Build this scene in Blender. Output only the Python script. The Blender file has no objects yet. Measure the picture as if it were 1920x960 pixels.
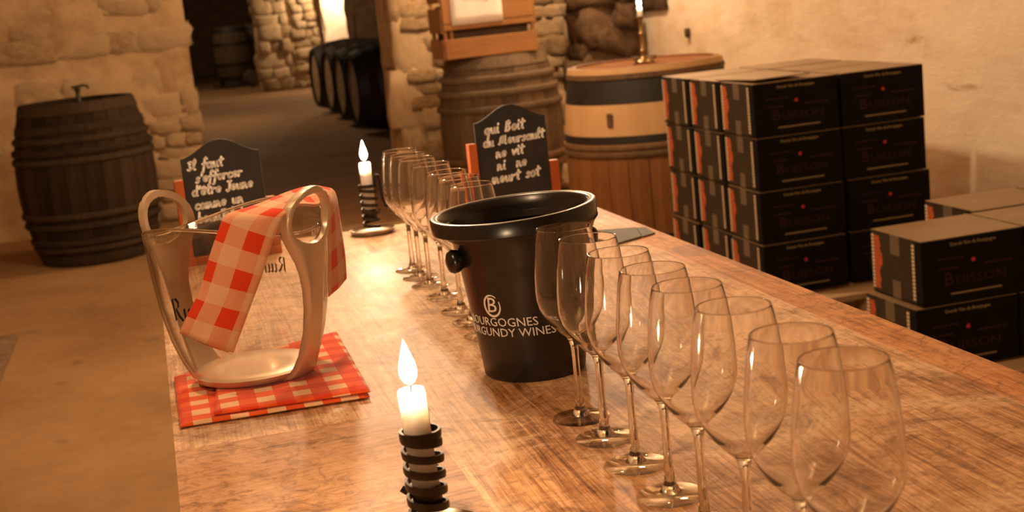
import bpy, bmesh, math, random
from mathutils import Vector, Matrix, noise
random.seed(7)
PI = math.pi
sc = bpy.context.scene
COL = sc.collection

# ------------------------------------------------------------------ camera
TT = 0.78                       # table top height
CR = Vector((0.96115676, -0.25725876, -0.09997803))
CU = Vector((0.14364049, 0.15693022, 0.97710814))
CF = Vector((0.23568005, 0.95351499, -0.18778732))
CO = Vector((0, 0, 1.2399))
cam = bpy.data.cameras.new('camera')
cam.sensor_width = 36.0
cam.lens = 2608.9 / 1920 * 36
cam.clip_start = 0.05
cam.dof.use_dof = True
cam.dof.focus_distance = 1.55
cam.dof.aperture_fstop = 10.5
camo = bpy.data.objects.new('camera', cam)
COL.objects.link(camo)
camo.matrix_world = Matrix(((CR.x, CU.x, -CF.x, CO.x), (CR.y, CU.y, -CF.y, CO.y), (CR.z, CU.z, -CF.z, CO.z), (0, 0, 0, 1)))
sc.camera = camo

# ------------------------------------------------------------------ view, world, lamps
vs = sc.view_settings
vs.view_transform = 'Standard'
vs.look = 'None'
vs.exposure = 0.22
vs.gamma = 1.0
vs.use_curve_mapping = False
sc.cycles.max_bounces = 48
sc.cycles.diffuse_bounces = 5
sc.cycles.glossy_bounces = 8
sc.cycles.transmission_bounces = 48
sc.cycles.transparent_max_bounces = 64
sc.cycles.caustics_reflective = False
sc.cycles.caustics_refractive = False
sc.cycles.sample_clamp_indirect = 6.0
sc.cycles.use_denoising = True
w = bpy.data.worlds.new('world')
sc.world = w
w.use_nodes = True
bg = w.node_tree.nodes['Background']
bg.inputs[0].default_value = (1.0, 0.55, 0.25, 1)
bg.inputs[1].default_value = 0.04

WARM = (1.0, 0.70, 0.44)
def lamp(name, loc, watts, radius=0.05, color=WARM, spot=None, target=None, blend=0.6):
    l = bpy.data.lights.new(name, 'SPOT' if spot else 'POINT')
    l.energy = watts
    l.color = color
    l.shadow_soft_size = radius
    o = bpy.data.objects.new(name, l)
    COL.objects.link(o)
    o.location = loc
    if spot:
        l.spot_size = math.radians(spot)
        l.spot_blend = blend
        d = Vector(target) - Vector(loc)
        o.rotation_euler = d.to_track_quat('-Z', 'Y').to_euler()
    return o
lamp('overhead_light', (0.65, 4.75, 2.32), 100, 0.07)
lamp('overhead_light', (2.30, 7.40, 2.25), 85, 0.07)
lamp('table_light', (0.30, 2.05, 1.95), 28, 0.05)  # unseen light added over the table, hung low to keep the carton shadow
lamp('overhead_light', (-0.80, 0.85, 2.50), 40, 0.05)  # fill light added above the camera side to brighten the near table
lamp('corridor_light', (3.15, 22.42, 1.62), 75, 0.06)
lamp('corridor_light', (0.7, 17.0, 2.5), 85, 0.08)  # unseen light added to brighten the lying barrel heads and corridor floor
lamp('corridor_light', (0.9, 24.3, 2.5), 45, 0.08)  # unseen light added to lift the casks at the corridor end

# ------------------------------------------------------------------ material helpers
class NT:
    def __init__(s, name):
        s.m = bpy.data.materials.new(name)
        s.m.use_nodes = True
        s.t = s.m.node_tree
        s.t.nodes.clear()
        s.out = s.t.nodes.new('ShaderNodeOutputMaterial')
    def n(s, typ, **kw):
        nd = s.t.nodes.new(typ)
        for k, v in kw.items():
            if k.startswith('i_'):
                key = k[2:]
                key = int(key) if key.isdigit() else key.replace('_', ' ')
                nd.inputs[key].default_value = v
            else:
                setattr(nd, k, v)
        return nd
    def l(s, a, b):
        s.t.links.new(a, b)
    def coord(s, kind='Object', scale=(1, 1, 1), rot=(0, 0, 0)):
        tc = s.n('ShaderNodeTexCoord')
        mp = s.n('ShaderNodeMapping')
        mp.inputs['Scale'].default_value = scale
        mp.inputs['Rotation'].default_value = rot
        s.l(tc.outputs[kind], mp.inputs[0])
        return mp.outputs[0]
    def noise(s, vec, scale, detail=5, rough=0.6, dist=0.0):
        nd = s.n('ShaderNodeTexNoise')
        nd.inputs['Scale'].default_value = scale
        nd.inputs['Detail'].default_value = detail
        nd.inputs['Roughness'].default_value = rough
        nd.inputs['Distortion'].default_value = dist
        s.l(vec, nd.inputs['Vector'])
        return nd.outputs['Fac']
    def ramp(s, fac, stops):
        r = s.n('ShaderNodeValToRGB')
        e = r.color_ramp.elements
        while len(e) < len(stops):
            e.new(0.5)
        for k, (p, c) in enumerate(stops):
            e[k].position = p
            e[k].color = c if len(c) == 4 else (*c, 1)
        s.l(fac, r.inputs[0])
        return r.outputs[0]
    def mix(s, a, b, fac, mode='MIX'):
        m = s.n('ShaderNodeMix', data_type='RGBA', blend_type=mode)
        for v, i in ((fac, 0), (a, 6), (b, 7)):
            if isinstance(v, (int, float)):
                m.inputs[i].default_value = v
            elif isinstance(v, tuple):
                m.inputs[i].default_value = v if len(v) == 4 else (*v, 1)
            else:
                s.l(v, m.inputs[i])
        return m.outputs[2]
    def math(s, op, a, b=0.0):
        m = s.n('ShaderNodeMath', operation=op)
        for v, i in ((a, 0), (b, 1)):
            if isinstance(v, (int, float)):
                m.inputs[i].default_value = v
            else:
                s.l(v, m.inputs[i])
        return m.outputs[0]
    def bsdf(s, color, rough=0.6, metal=0.0, bump=None, bstr=0.3, bdist=0.01, **kw):
        b = s.n('ShaderNodeBsdfPrincipled')
        for v, k in ((color, 'Base Color'), (rough, 'Roughness'), (metal, 'Metallic')):
            if isinstance(v, (int, float)):
                b.inputs[k].default_value = v
            elif isinstance(v, tuple):
                b.inputs[k].default_value = v if len(v) == 4 else (*v, 1)
            else:
                s.l(v, b.inputs[k])
        for k, v in kw.items():
            b.inputs[k.replace('_', ' ')].default_value = v
        if bump is not None:
            bp = s.n('ShaderNodeBump')
            bp.inputs['Strength'].default_value = bstr
            bp.inputs['Distance'].default_value = bdist
            s.l(bump, bp.inputs['Height'])
            s.l(bp.outputs[0], b.inputs['Normal'])
        s.l(b.outputs[0], s.out.inputs[0])
        return b

def plain(name, color, rough=0.5, metal=0.0, var=0.15, vscale=30, **kw):
    t = NT(name)
    v = t.coord()
    nz = t.noise(v, vscale, 4)
    dark = tuple(c * (1 - var) for c in color)
    lite = tuple(min(1, c * (1 + var)) for c in color)
    c = t.ramp(nz, [(0.3, dark), (0.7, lite)])
    t.bsdf(c, rough, metal, nz, 0.08, 0.002, **kw)
    return t.m

def wood(name, dark, light, scale=(1, 1, 1), gscale=14, rough=0.6, rnd=0.25, spec=0.4):
    t = NT(name)
    v = t.coord('Object', scale)
    n1 = t.noise(v, gscale, 6, 0.65, 0.4)
    n2 = t.noise(t.coord(), 5, 3)
    oi = t.n('ShaderNodeObjectInfo')
    f = t.math('ADD', t.math('MULTIPLY', n1, 0.75), t.math('MULTIPLY', n2, 0.35))
    f = t.math('ADD', f, t.math('MULTIPLY', t.math('SUBTRACT', oi.outputs['Random'], 0.5), rnd))
    c = t.ramp(f, [(0.32, dark), (0.78, light)])
    t.bsdf(c, rough, 0, n1, 0.25, 0.003, Specular_IOR_Level=spec)
    return t.m

def stone_mat(name, dark, mid, light, scale=6, rnd=0.3, bstr=0.6):
    t = NT(name)
    v = t.coord()
    n1 = t.noise(v, scale, 8, 0.65)
    n2 = t.noise(v, scale * 4.3, 6, 0.7)
    oi = t.n('ShaderNodeObjectInfo')
    f = t.math('ADD', t.math('MULTIPLY', n1, 0.7), t.math('MULTIPLY', n2, 0.35))
    f = t.math('ADD', f, t.math('MULTIPLY', t.math('SUBTRACT', oi.outputs['Random'], 0.5), rnd))
    c = t.ramp(f, [(0.28, dark), (0.5, mid), (0.75, light)])
    t.bsdf(c, 0.95, 0, n2, bstr, 0.02, Specular_IOR_Level=0.15)
    return t.m

# ------------------------------------------------------------------ materials
M = {}
def floor_mat():
    t = NT('earth_floor')
    v = t.coord()
    n1 = t.noise(v, 0.9, 6, 0.6, 0.3)
    n2 = t.noise(v, 14, 8, 0.7)
    f = t.math('ADD', t.math('MULTIPLY', n1, 0.7), t.math('MULTIPLY', n2, 0.3))
    c = t.ramp(f, [(0.3, (0.20, 0.110, 0.043)), (0.55, (0.33, 0.20, 0.092)), (0.75, (0.42, 0.275, 0.135))])
    sp = t.noise(v, 5.5, 2, 0.4)
    s = t.ramp(sp, [(0.70, (0, 0, 0)), (0.76, (1, 1, 1))])
    c = t.mix(c, (0.14, 0.09, 0.05), t.math('MULTIPLY', s, 0.6))
    t.bsdf(c, 0.85, 0, n2, 0.25, 0.01, Specular_IOR_Level=0.2)
    return t.m
M['floor'] = floor_mat()
def plaster_mat(name, base, dark, patch, sc_=(1, 1, 1)):
    t = NT(name)
    v = t.coord('Object', sc_)
    n1 = t.noise(v, 1.3, 7, 0.62, 0.2)
    n2 = t.noise(v, 9, 8, 0.7)
    f = t.math('ADD', t.math('MULTIPLY', n1, 0.65), t.math('MULTIPLY', n2, 0.35))
    c = t.ramp(f, [(0.38, dark), (0.54, base), (0.8, tuple(min(1, x * 1.08) for x in base))])
    pz = t.noise(v, 3.1, 6, 0.55, 0.5)
    pm = t.ramp(pz, [(0.66, (0, 0, 0)), (0.70, (1, 1, 1))])
    c = t.mix(c, patch, t.math('MULTIPLY', pm, 0.7))
    t.bsdf(c, 0.95, 0, n2, 0.5, 0.02, Specular_IOR_Level=0.1)
    return t.m
M['plaster'] = plaster_mat('lime_plaster', (0.86, 0.73, 0.55), (0.66, 0.49, 0.30), (0.36, 0.23, 0.12), (1, 0.4, 1))
M['plaster_left'] = plaster_mat('rough_plaster', (0.62, 0.45, 0.26), (0.40, 0.26, 0.13), (0.22, 0.13, 0.06))
M['stone'] = stone_mat('limestone', (0.22, 0.13, 0.06), (0.46, 0.32, 0.17), (0.66, 0.50, 0.31))
M['stone_smear'] = stone_mat('plastered_stone', (0.32, 0.20, 0.10), (0.55, 0.40, 0.23), (0.66, 0.50, 0.31), 4, 0.2)
M['stone_shade_patch'] = stone_mat('shade_and_patch_stone', (0.03, 0.018, 0.010), (0.09, 0.055, 0.03), (0.20, 0.13, 0.075), 5, 0.3)  # colour holds the shade of the pillar's right side; also the brown wall patch
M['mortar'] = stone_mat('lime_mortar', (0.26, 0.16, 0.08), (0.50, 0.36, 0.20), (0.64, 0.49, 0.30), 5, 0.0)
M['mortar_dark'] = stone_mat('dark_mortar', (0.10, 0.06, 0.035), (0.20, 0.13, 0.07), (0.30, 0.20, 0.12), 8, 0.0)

def table_mat(name, rot, dark, mid, light, wear):
    t = NT(name)
    v = t.coord('Object', (1, 1, 1), (0, 0, rot))
    st = t.n('ShaderNodeMapping')
    st.inputs['Scale'].default_value = (1.0, 0.022, 1)
    t.l(v, st.inputs[0])
    wob = t.noise(t.coord(), 3.0, 3)
    wv_ = t.n('ShaderNodeVectorMath', operation='ADD')
    cmb = t.n('ShaderNodeCombineXYZ')
    t.l(t.math('MULTIPLY', wob, 0.012), cmb.inputs[0])
    t.l(st.outputs[0], wv_.inputs[0])
    t.l(cmb.outputs[0], wv_.inputs[1])
    fib = t.noise(wv_.outputs[0], 330, 4, 0.75, 0.15)
    fib2 = t.noise(wv_.outputs[0], 60, 5, 0.7, 0.3)
    big = t.noise(t.coord(), 3.4, 8, 0.66, 0.9)
    f = t.math('ADD', t.math('MULTIPLY', fib, 0.34), t.math('MULTIPLY', fib2, 0.42))
    f = t.math('ADD', f, t.math('MULTIPLY', big, 0.40))
    c = t.ramp(f, [(0.43, dark), (0.53, mid), (0.62, light)])
    w1 = t.noise(t.coord(), 3.6, 10, 0.72, 1.2)
    wm = t.ramp(w1, [(0.45, (0, 0, 0)), (0.56, (1, 1, 1))])
    c = t.mix(c, wear, t.math('MULTIPLY', wm, 0.62))
    st_ = t.noise(t.coord(), 7, 10, 0.74, 1.6)
    sm = t.ramp(st_, [(0.56, (0, 0, 0)), (0.64, (1, 1, 1))])
    c = t.mix(c, (0.10, 0.030, 0.007), t.math('MULTIPLY', sm, 0.6))
    spk = t.noise(t.coord(), 26, 10, 0.78, 2.5)
    c = t.mix(c, t.ramp(spk, [(0.36, (0.42, 0.33, 0.27)), (0.50, (1, 1, 1)), (0.66, (1.25, 1.22, 1.18))]), 0.8, 'MULTIPLY')
    c = t.mix(c, t.ramp(fib, [(0.34, (0.62, 0.58, 0.54)), (0.55, (1, 1, 1))]), 0.6, 'MULTIPLY')
    rg = t.ramp(w1, [(0.3, (0.40, 0.40, 0.40)), (0.7, (0.62, 0.62, 0.62))])
    t.bsdf(c, rg, 0, f, 0.12, 0.0010, Specular_IOR_Level=0.36)
    return t.m
M['table'] = table_mat('worn_waxed_oak', 0.0, (0.14, 0.050, 0.014), (0.37, 0.175, 0.068), (0.58, 0.335, 0.165), (0.70, 0.485, 0.295))
M['table_x'] = table_mat('worn_waxed_oak_cross', PI / 2 - 0.12, (0.11, 0.034, 0.007), (0.29, 0.115, 0.036), (0.47, 0.235, 0.098), (0.54, 0.32, 0.17))
M['table_edge'] = table_mat('oak_edge_board', 0.0, (0.14, 0.036, 0.007), (0.37, 0.135, 0.038), (0.56, 0.25, 0.085), (0.54, 0.26, 0.10))

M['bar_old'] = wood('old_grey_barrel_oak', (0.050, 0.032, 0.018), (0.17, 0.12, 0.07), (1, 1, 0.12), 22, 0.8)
M['bar_dark'] = wood('dark_shaded_barrel_oak', (0.014, 0.009, 0.005), (0.060, 0.038, 0.021), (1, 1, 0.12), 22, 0.85, spec=0.15)  # dark old oak, toned down further to stand for the left barrel's unlit front
M['bar_mid'] = wood('weathered_barrel_oak', (0.05, 0.029, 0.013), (0.17, 0.11, 0.058), (1, 1, 0.12), 20, 0.8)
M['bar_new'] = wood('honey_barrel_oak', (0.15, 0.055, 0.014), (0.32, 0.14, 0.045), (1, 1, 0.12), 16, 0.6, 0.15)
M['bar_pale'] = wood('bare_pale_oak', (0.50, 0.30, 0.13), (0.62, 0.41, 0.20), (1, 1, 0.12), 16, 0.6, 0.1)
M['bar_head'] = wood('barrel_head_oak', (0.20, 0.075, 0.02), (0.34, 0.15, 0.05), (1, 0.12, 1), 16, 0.85, 0.15, 0.12)
M['bar_head_pale'] = wood('pale_head_oak', (0.30, 0.21, 0.10), (0.44, 0.32, 0.17), (1, 0.2, 1), 16, 0.7, 0.15)
M['hoop_iron'] = plain('dark_hoop_iron', (0.035, 0.032, 0.028), 0.55, 0.5)
M['hoop_wood'] = wood('chestnut_hoop', (0.08, 0.04, 0.015), (0.21, 0.12, 0.05), (8, 8, 1), 8, 0.7)
M['hoop_grey'] = wood('greyed_hoop', (0.075, 0.048, 0.026), (0.19, 0.135, 0.08), (8, 8, 1), 8, 0.8)
M['hoop_old'] = wood('aged_dark_hoop', (0.022, 0.015, 0.009), (0.075, 0.050, 0.030), (8, 8, 1), 8, 0.85, spec=0.15)
M['crate'] = wood('pine_crate', (0.24, 0.10, 0.028), (0.40, 0.20, 0.07), (0.12, 1, 1), 20, 0.65)
M['crate_in'] = wood('dark_crate_inside', (0.05, 0.03, 0.015), (0.12, 0.07, 0.035), (0.12, 1, 1), 20, 0.8)
M['pallet'] = wood('pallet_pine', (0.36, 0.24, 0.12), (0.58, 0.42, 0.25), (0.15, 1, 1), 20, 0.8)
M['post'] = wood('red_stained_wood', (0.30, 0.055, 0.012), (0.52, 0.13, 0.03), (1, 1, 0.15), 30, 0.5, 0.1)
M['slate'] = plain('chalkboard_black', (0.022, 0.020, 0.018), 0.62, 0, 0.25, 18)
M['chalk'] = plain('chalk_white', (0.95, 0.91, 0.83), 0.9, 0, 0.08, 200)
M['paper'] = plain('white_paper', (0.90, 0.86, 0.82), 0.8, 0, 0.03, 20)
M['ink'] = plain('faded_green_ink', (0.34, 0.33, 0.22), 0.8, 0, 0.1, 40)
M['grey_card'] = plain('slate_grey_card', (0.13, 0.135, 0.13), 0.7, 0, 0.12, 40)
M['black_plastic'] = plain('glossy_black_plastic', (0.012, 0.0095, 0.0075), 0.27, 0, 0.15, 12, Specular_IOR_Level=0.6)
M['white_print'] = plain('white_print', (0.78, 0.72, 0.64), 0.6, 0, 0.05, 80)
M['iron'] = plain('blackened_iron', (0.028, 0.019, 0.013), 0.40, 0.35, 0.35, 60)
M['steel_dish'] = plain('worn_steel', (0.42, 0.36, 0.30), 0.32, 0.9, 0.25, 40)
M['brass'] = plain('old_brass', (0.36, 0.24, 0.11), 0.35, 0.85, 0.25, 60)
M['wick'] = plain('charred_wick', (0.02, 0.015, 0.01), 0.9)
M['gold'] = plain('champagne_gold', (0.66, 0.50, 0.33), 0.32, 0.35, 0.05, 10, Coat_Weight=0.4)
M['black_print'] = plain('black_print', (0.015, 0.012, 0.010), 0.5)
M['grey_print'] = plain('grey_print', (0.17, 0.13, 0.09), 0.5)
M['carton'] = plain('black_carton', (0.008, 0.0062, 0.0055), 0.7, 0, 0.2, 14, Specular_IOR_Level=0.12)
M['carton_end'] = plain('grey_brown_carton', (0.034, 0.025, 0.015), 0.6, 0, 0.2, 14, Specular_IOR_Level=0.25)
M['carton_top'] = plain('brown_carton_lid', (0.24, 0.16, 0.085), 0.42, 0, 0.12, 9)
M['carton_orange'] = plain('orange_print', (0.42, 0.085, 0.022), 0.6, 0, 0.15, 60)
M['carton_cream'] = plain('cream_print', (0.66, 0.54, 0.36), 0.6, 0, 0.1, 60)
M['carton_cream_dim'] = plain('dim_cream_print', (0.30, 0.22, 0.11), 0.7, 0, 0.1, 60, Specular_IOR_Level=0.1)
M['carton_name'] = plain('dark_brown_print', (0.055, 0.020, 0.010), 0.7, 0, 0.1, 60, Specular_IOR_Level=0.15)
M['carton_red'] = plain('red_print', (0.55, 0.035, 0.03), 0.6, 0, 0.1, 60)
M['tape'] = plain('brown_tape', (0.13, 0.105, 0.075), 0.35, 0, 0.1, 20)
M['mat'] = plain('dark_worn_slab', (0.19, 0.12, 0.065), 0.9, 0, 0.35, 16)

def wax():
    t = NT('candle_wax')
    t.bsdf((0.92, 0.86, 0.78), 0.45, 0, None, Subsurface_Weight=1.0, Subsurface_Radius=(1.0, 0.92, 0.82), Subsurface_Scale=0.05)
    return t.m
M['wax'] = wax()
def flame():
    t = NT('candle_flame')
    e = t.n('ShaderNodeEmission')
    e.inputs[0].default_value = (1.0, 0.80, 0.52, 1)
    e.inputs[1].default_value = 22
    tr = t.n('ShaderNodeBsdfTransparent')
    a = t.n('ShaderNodeAddShader')
    t.l(e.outputs[0], a.inputs[0])
    t.l(tr.outputs[0], a.inputs[1])
    t.l(a.outputs[0], t.out.inputs[0])
    return t.m
M['flame'] = flame()
def thin_glass(name, tint, edge, rough=0.0, gain=1.0):
    t = NT(name)
    lw = t.n('ShaderNodeLayerWeight')
    lw.inputs[0].default_value = 0.5
    c = t.ramp(lw.outputs['Facing'], [(0.0, tint), (0.66, tint), (0.92, edge)])
    tr = t.n('ShaderNodeBsdfTransparent')
    t.l(c, tr.inputs[0])
    gl = t.n('ShaderNodeBsdfGlossy')
    gl.inputs['Roughness'].default_value = rough
    gl.inputs['Color'].default_value = (1, 1, 1, 1)
    pw = t.math('POWER', lw.outputs['Facing'], 4.5)
    fac = t.math('MULTIPLY', t.math('ADD', t.math('MULTIPLY', pw, 0.85), 0.05), gain)
    mx = t.n('ShaderNodeMixShader')
    t.l(fac, mx.inputs[0])
    t.l(tr.outputs[0], mx.inputs[1])
    t.l(gl.outputs[0], mx.inputs[2])
    t.l(mx.outputs[0], t.out.inputs[0])
    return t.m
M['glass_thin'] = thin_glass('thin_wine_glass', (0.985, 0.975, 0.965), (0.42, 0.31, 0.21), 0.02, 1.35)
M['acrylic'] = thin_glass('clear_acrylic', (0.96, 0.945, 0.925), (0.34, 0.24, 0.15), 0.03, 1.2)
def solid_glass(name, col, rough, ior=1.5):
    t = NT(name)
    g = t.n('ShaderNodeBsdfGlass')
    g.inputs['Color'].default_value = col
    g.inputs['Roughness'].default_value = rough
    g.inputs['IOR'].default_value = ior
    t.l(g.outputs[0], t.out.inputs[0])
    return t.m
M['glass_solid'] = solid_glass('solid_glass', (0.99, 0.985, 0.975, 1), 0.01)
M['glass_bowl'] = solid_glass('bowl_glass', (0.999, 0.997, 0.994, 1), 0.02, 1.40)

def gingham(name, size, white, half, red):
    t = NT(name)
    uv = t.n('ShaderNodeUVMap')
    sp = t.n('ShaderNodeSeparateXYZ')
    t.l(uv.outputs[0], sp.inputs[0])
    def stripe(s):
        q = t.math('MODULO', t.math('ADD', t.math('MULTIPLY', s, 1 / (2 * size)), 100.0), 1.0)
        return t.math('GREATER_THAN', q, 0.5)
    a, b = stripe(sp.outputs[0]), stripe(sp.outputs[1])
    sm = t.math('MULTIPLY', t.math('ADD', a, b), 0.5)
    r = t.n('ShaderNodeValToRGB')
    r.color_ramp.interpolation = 'CONSTANT'
    e = r.color_ramp.elements
    e.new(0.5)
    for k, (p, c) in enumerate(((0, white), (0.3, half), (0.8, red))):
        e[k].position = p
        e[k].color = (*c, 1)
    t.l(sm, r.inputs[0])
    v = t.n('ShaderNodeMapping')
    v.inputs['Scale'].default_value = (900, 900, 900)
    t.l(uv.outputs[0], v.inputs[0])
    wv = t.noise(v.outputs[0], 1.0, 2)
    c = t.mix(r.outputs[0], t.ramp(wv, [(0.3, (0.72, 0.72, 0.72)), (0.7, (1, 1, 1))]), 0.6, 'MULTIPLY')
    t.bsdf(c, 0.85, 0, wv, 0.3, 0.0006, Specular_IOR_Level=0.15, Sheen_Weight=0.2)
    return t.m
M['gingham'] = gingham('red_gingham', 0.0235, (0.84, 0.48, 0.28), (0.83, 0.35, 0.185), (0.80, 0.060, 0.010))
M['gingham_bold'] = gingham('bold_red_gingham', 0.0215, (0.86, 0.52, 0.28), (0.82, 0.105, 0.016), (0.72, 0.048, 0.007))

# ------------------------------------------------------------------ mesh helpers
def mesh(name, verts, faces, mat, smooth=False, uvs=None):
    me = bpy.data.meshes.new(name)
    me.from_pydata([tuple(v) for v in verts], [], faces)
    if mat is not None:
        me.materials.append(mat)
    if smooth:
        me.polygons.foreach_set('use_smooth', [True] * len(me.polygons))
    if uvs is not None:
        ul = me.uv_layers.new(name='UVMap')
        for lp in me.loops:
            ul.data[lp.index].uv = uvs[lp.vertex_index]
    me.update()
    return me
def link(name, me, parent=None, loc=None, rot=None, scale=None):
    o = bpy.data.objects.new(name, me)
    COL.objects.link(o)
    if parent is not None:
        o.parent = parent
    if loc is not None:
        o.location = loc
    if rot is not None:
        o.rotation_euler = rot
    if scale is not None:
        o.scale = scale
    return o
def thing(name, label, cat, loc=(0, 0, 0), rot=(0, 0, 0), group=None):
    o = link(name, None, None, loc, rot)
    o.empty_display_size = 0.05
    o['label'] = label
    o['category'] = cat
    if group:
        o['group'] = group
    return o
def struct(o):
    o['kind'] = 'structure'
    return o
def copy_tree(o, parent=None):
    c = o.copy()
    COL.objects.link(c)
    if parent is not None:
        c.parent = parent
    for ch in list(o.children):
        copy_tree(ch, c)
    return c

class G:
    """collects vertices and faces"""
    def __init__(s):
        s.v, s.f = [], []
    def add(s, vs_, fs):
        b = len(s.v)
        s.v += [Vector(x) for x in vs_]
        s.f += [tuple(i + b for i in f) for f in fs]
    def box(s, x0, x1, y0, y1, z0, z1):
        s.add([(x0, y0, z0), (x1, y0, z0), (x1, y1, z0), (x0, y1, z0), (x0, y0, z1), (x1, y0, z1), (x1, y1, z1), (x0, y1, z1)],
              [(0, 3, 2, 1), (4, 5, 6, 7), (0, 1, 5, 4), (1, 2, 6, 5), (2, 3, 7, 6), (3, 0, 4, 7)])
        return s
    def lathe(s, prof, n=48, a0=0.0, a1=2 * PI, closed=False):
        full = abs(a1 - a0 - 2 * PI) < 1e-6
        cols = n if full else n + 1
        vs_ = []
        for k in range(cols):
            a = a0 + (a1 - a0) * k / n
            for r, z in prof:
                vs_.append((r * math.cos(a), r * math.sin(a), z))
        m = len(prof)
        fs = []
        for k in range(n):
            k2 = (k + 1) % cols
            for j in range(m if closed else m - 1):
                j2 = (j + 1) % m
                fs.append((k * m + j, k2 * m + j, k2 * m + j2, k * m + j2))
        s.add(vs_, fs)
        return s
    def tube(s, pts, rad, n=8, cap=True):
        pts = [Vector(p) for p in pts]
        rads = rad if isinstance(rad, (list, tuple)) else [rad] * len(pts)
        t0 = (pts[1] - pts[0]).normalized()
        up = Vector((0, 0, 1)) if abs(t0.z) < 0.9 else Vector((1, 0, 0))
        nx = t0.cross(up).normalized()
        vs_, fs = [], []
        for k, p in enumerate(pts):
            t = (pts[min(k + 1, len(pts) - 1)] - pts[max(k - 1, 0)]).normalized()
            nx = (nx - t * nx.dot(t)).normalized()
            ny = t.cross(nx)
            for j in range(n):
                a = 2 * PI * j / n
                vs_.append(p + (nx * math.cos(a) + ny * math.sin(a)) * rads[k])
        for k in range(len(pts) - 1):
            for j in range(n):
                j2 = (j + 1) % n
                fs.append((k * n + j, k * n + j2, (k + 1) * n + j2, (k + 1) * n + j))
        if cap:
            fs.append(tuple(range(n - 1, -1, -1)))
            fs.append(tuple((len(pts) - 1) * n + j for j in range(n)))
        s.add(vs_, fs)
        return s
    def prism(s, poly, axis_vec, origin=(0, 0, 0), ex=(1, 0, 0), ey=(0, 0, 1)):
        """extrude 2D polygon spanned by ex, ey along axis_vec"""
        o, ex, ey, av = Vector(origin), Vector(ex), Vector(ey), Vector(axis_vec)
        n = len(poly)
        vs_ = [o + ex * x + ey * y for x, y in poly] + [o + ex * x + ey * y + av for x, y in poly]
        fs = [tuple(range(n)), tuple(range(2 * n - 1, n - 1, -1))]
        for k in range(n):
            k2 = (k + 1) % n
            fs.append((k, k + n, k2 + n, k2))
        s.add(vs_, fs)
        return s
    def me(s, name, mat, smooth=False, fix=True, bevel=0.0):
        m = mesh(name, s.v, s.f, mat)
        if fix or bevel:
            bm = bmesh.new()
            bm.from_mesh(m)
            bmesh.ops.remove_doubles(bm, verts=bm.verts, dist=1e-6)
            if bevel:
                bmesh.ops.bevel(bm, geom=list(bm.edges), offset=bevel, segments=2, affect='EDGES', profile=0.5)
            bmesh.ops.recalc_face_normals(bm, faces=bm.faces)
            bm.to_mesh(m)
            bm.free()
        if smooth:
            m.polygons.foreach_set('use_smooth', [True] * len(m.polygons))
            if smooth != 'all':
                m.set_sharp_from_angle(angle=math.radians(40))
        return m

def at(px, py, y):
    """world point on the plane Y = y seen in direction (px, py) of the photograph"""
    d = CF + CR * ((px - 960) / 2608.9) - CU * ((py - 480) / 2608.9)
    return CO + d * (y / d.y)

# ------------------------------------------------------------------ text helpers
def text_mesh(s, size, mat, name='lettering', align='CENTER', extrude=0.0003, offset=0.0, spacing=1.0):
    cu = bpy.data.curves.new('text', 'FONT')
    cu.body = s
    cu.size = size
    cu.align_x = align
    cu.align_y = 'CENTER'
    cu.extrude = extrude
    cu.offset = offset
    cu.resolution_u = 2
    cu.space_character = spacing
    o = bpy.data.objects.new('text', cu)
    COL.objects.link(o)
    dg = bpy.context.evaluated_depsgraph_get()
    me = bpy.data.meshes.new_from_object(o.evaluated_get(dg))
    bpy.data.objects.remove(o)
    me.name = name
    me.materials.clear()
    me.materials.append(mat)
    return me
def bend(me, fn):
    for v in me.vertices:
        v.co = fn(v.co)
    me.update()
def subdiv_long(me, maxlen):
    bm = bmesh.new()
    bm.from_mesh(me)
    bmesh.ops.triangulate(bm, faces=bm.faces)
    for _ in range(4):
        es = [e for e in bm.edges if e.calc_length() > maxlen]
        if not es:
            break
        bmesh.ops.subdivide_edges(bm, edges=es, cuts=1)
        bmesh.ops.triangulate(bm, faces=bm.faces)
    bm.to_mesh(me)
    bm.free()

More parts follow.
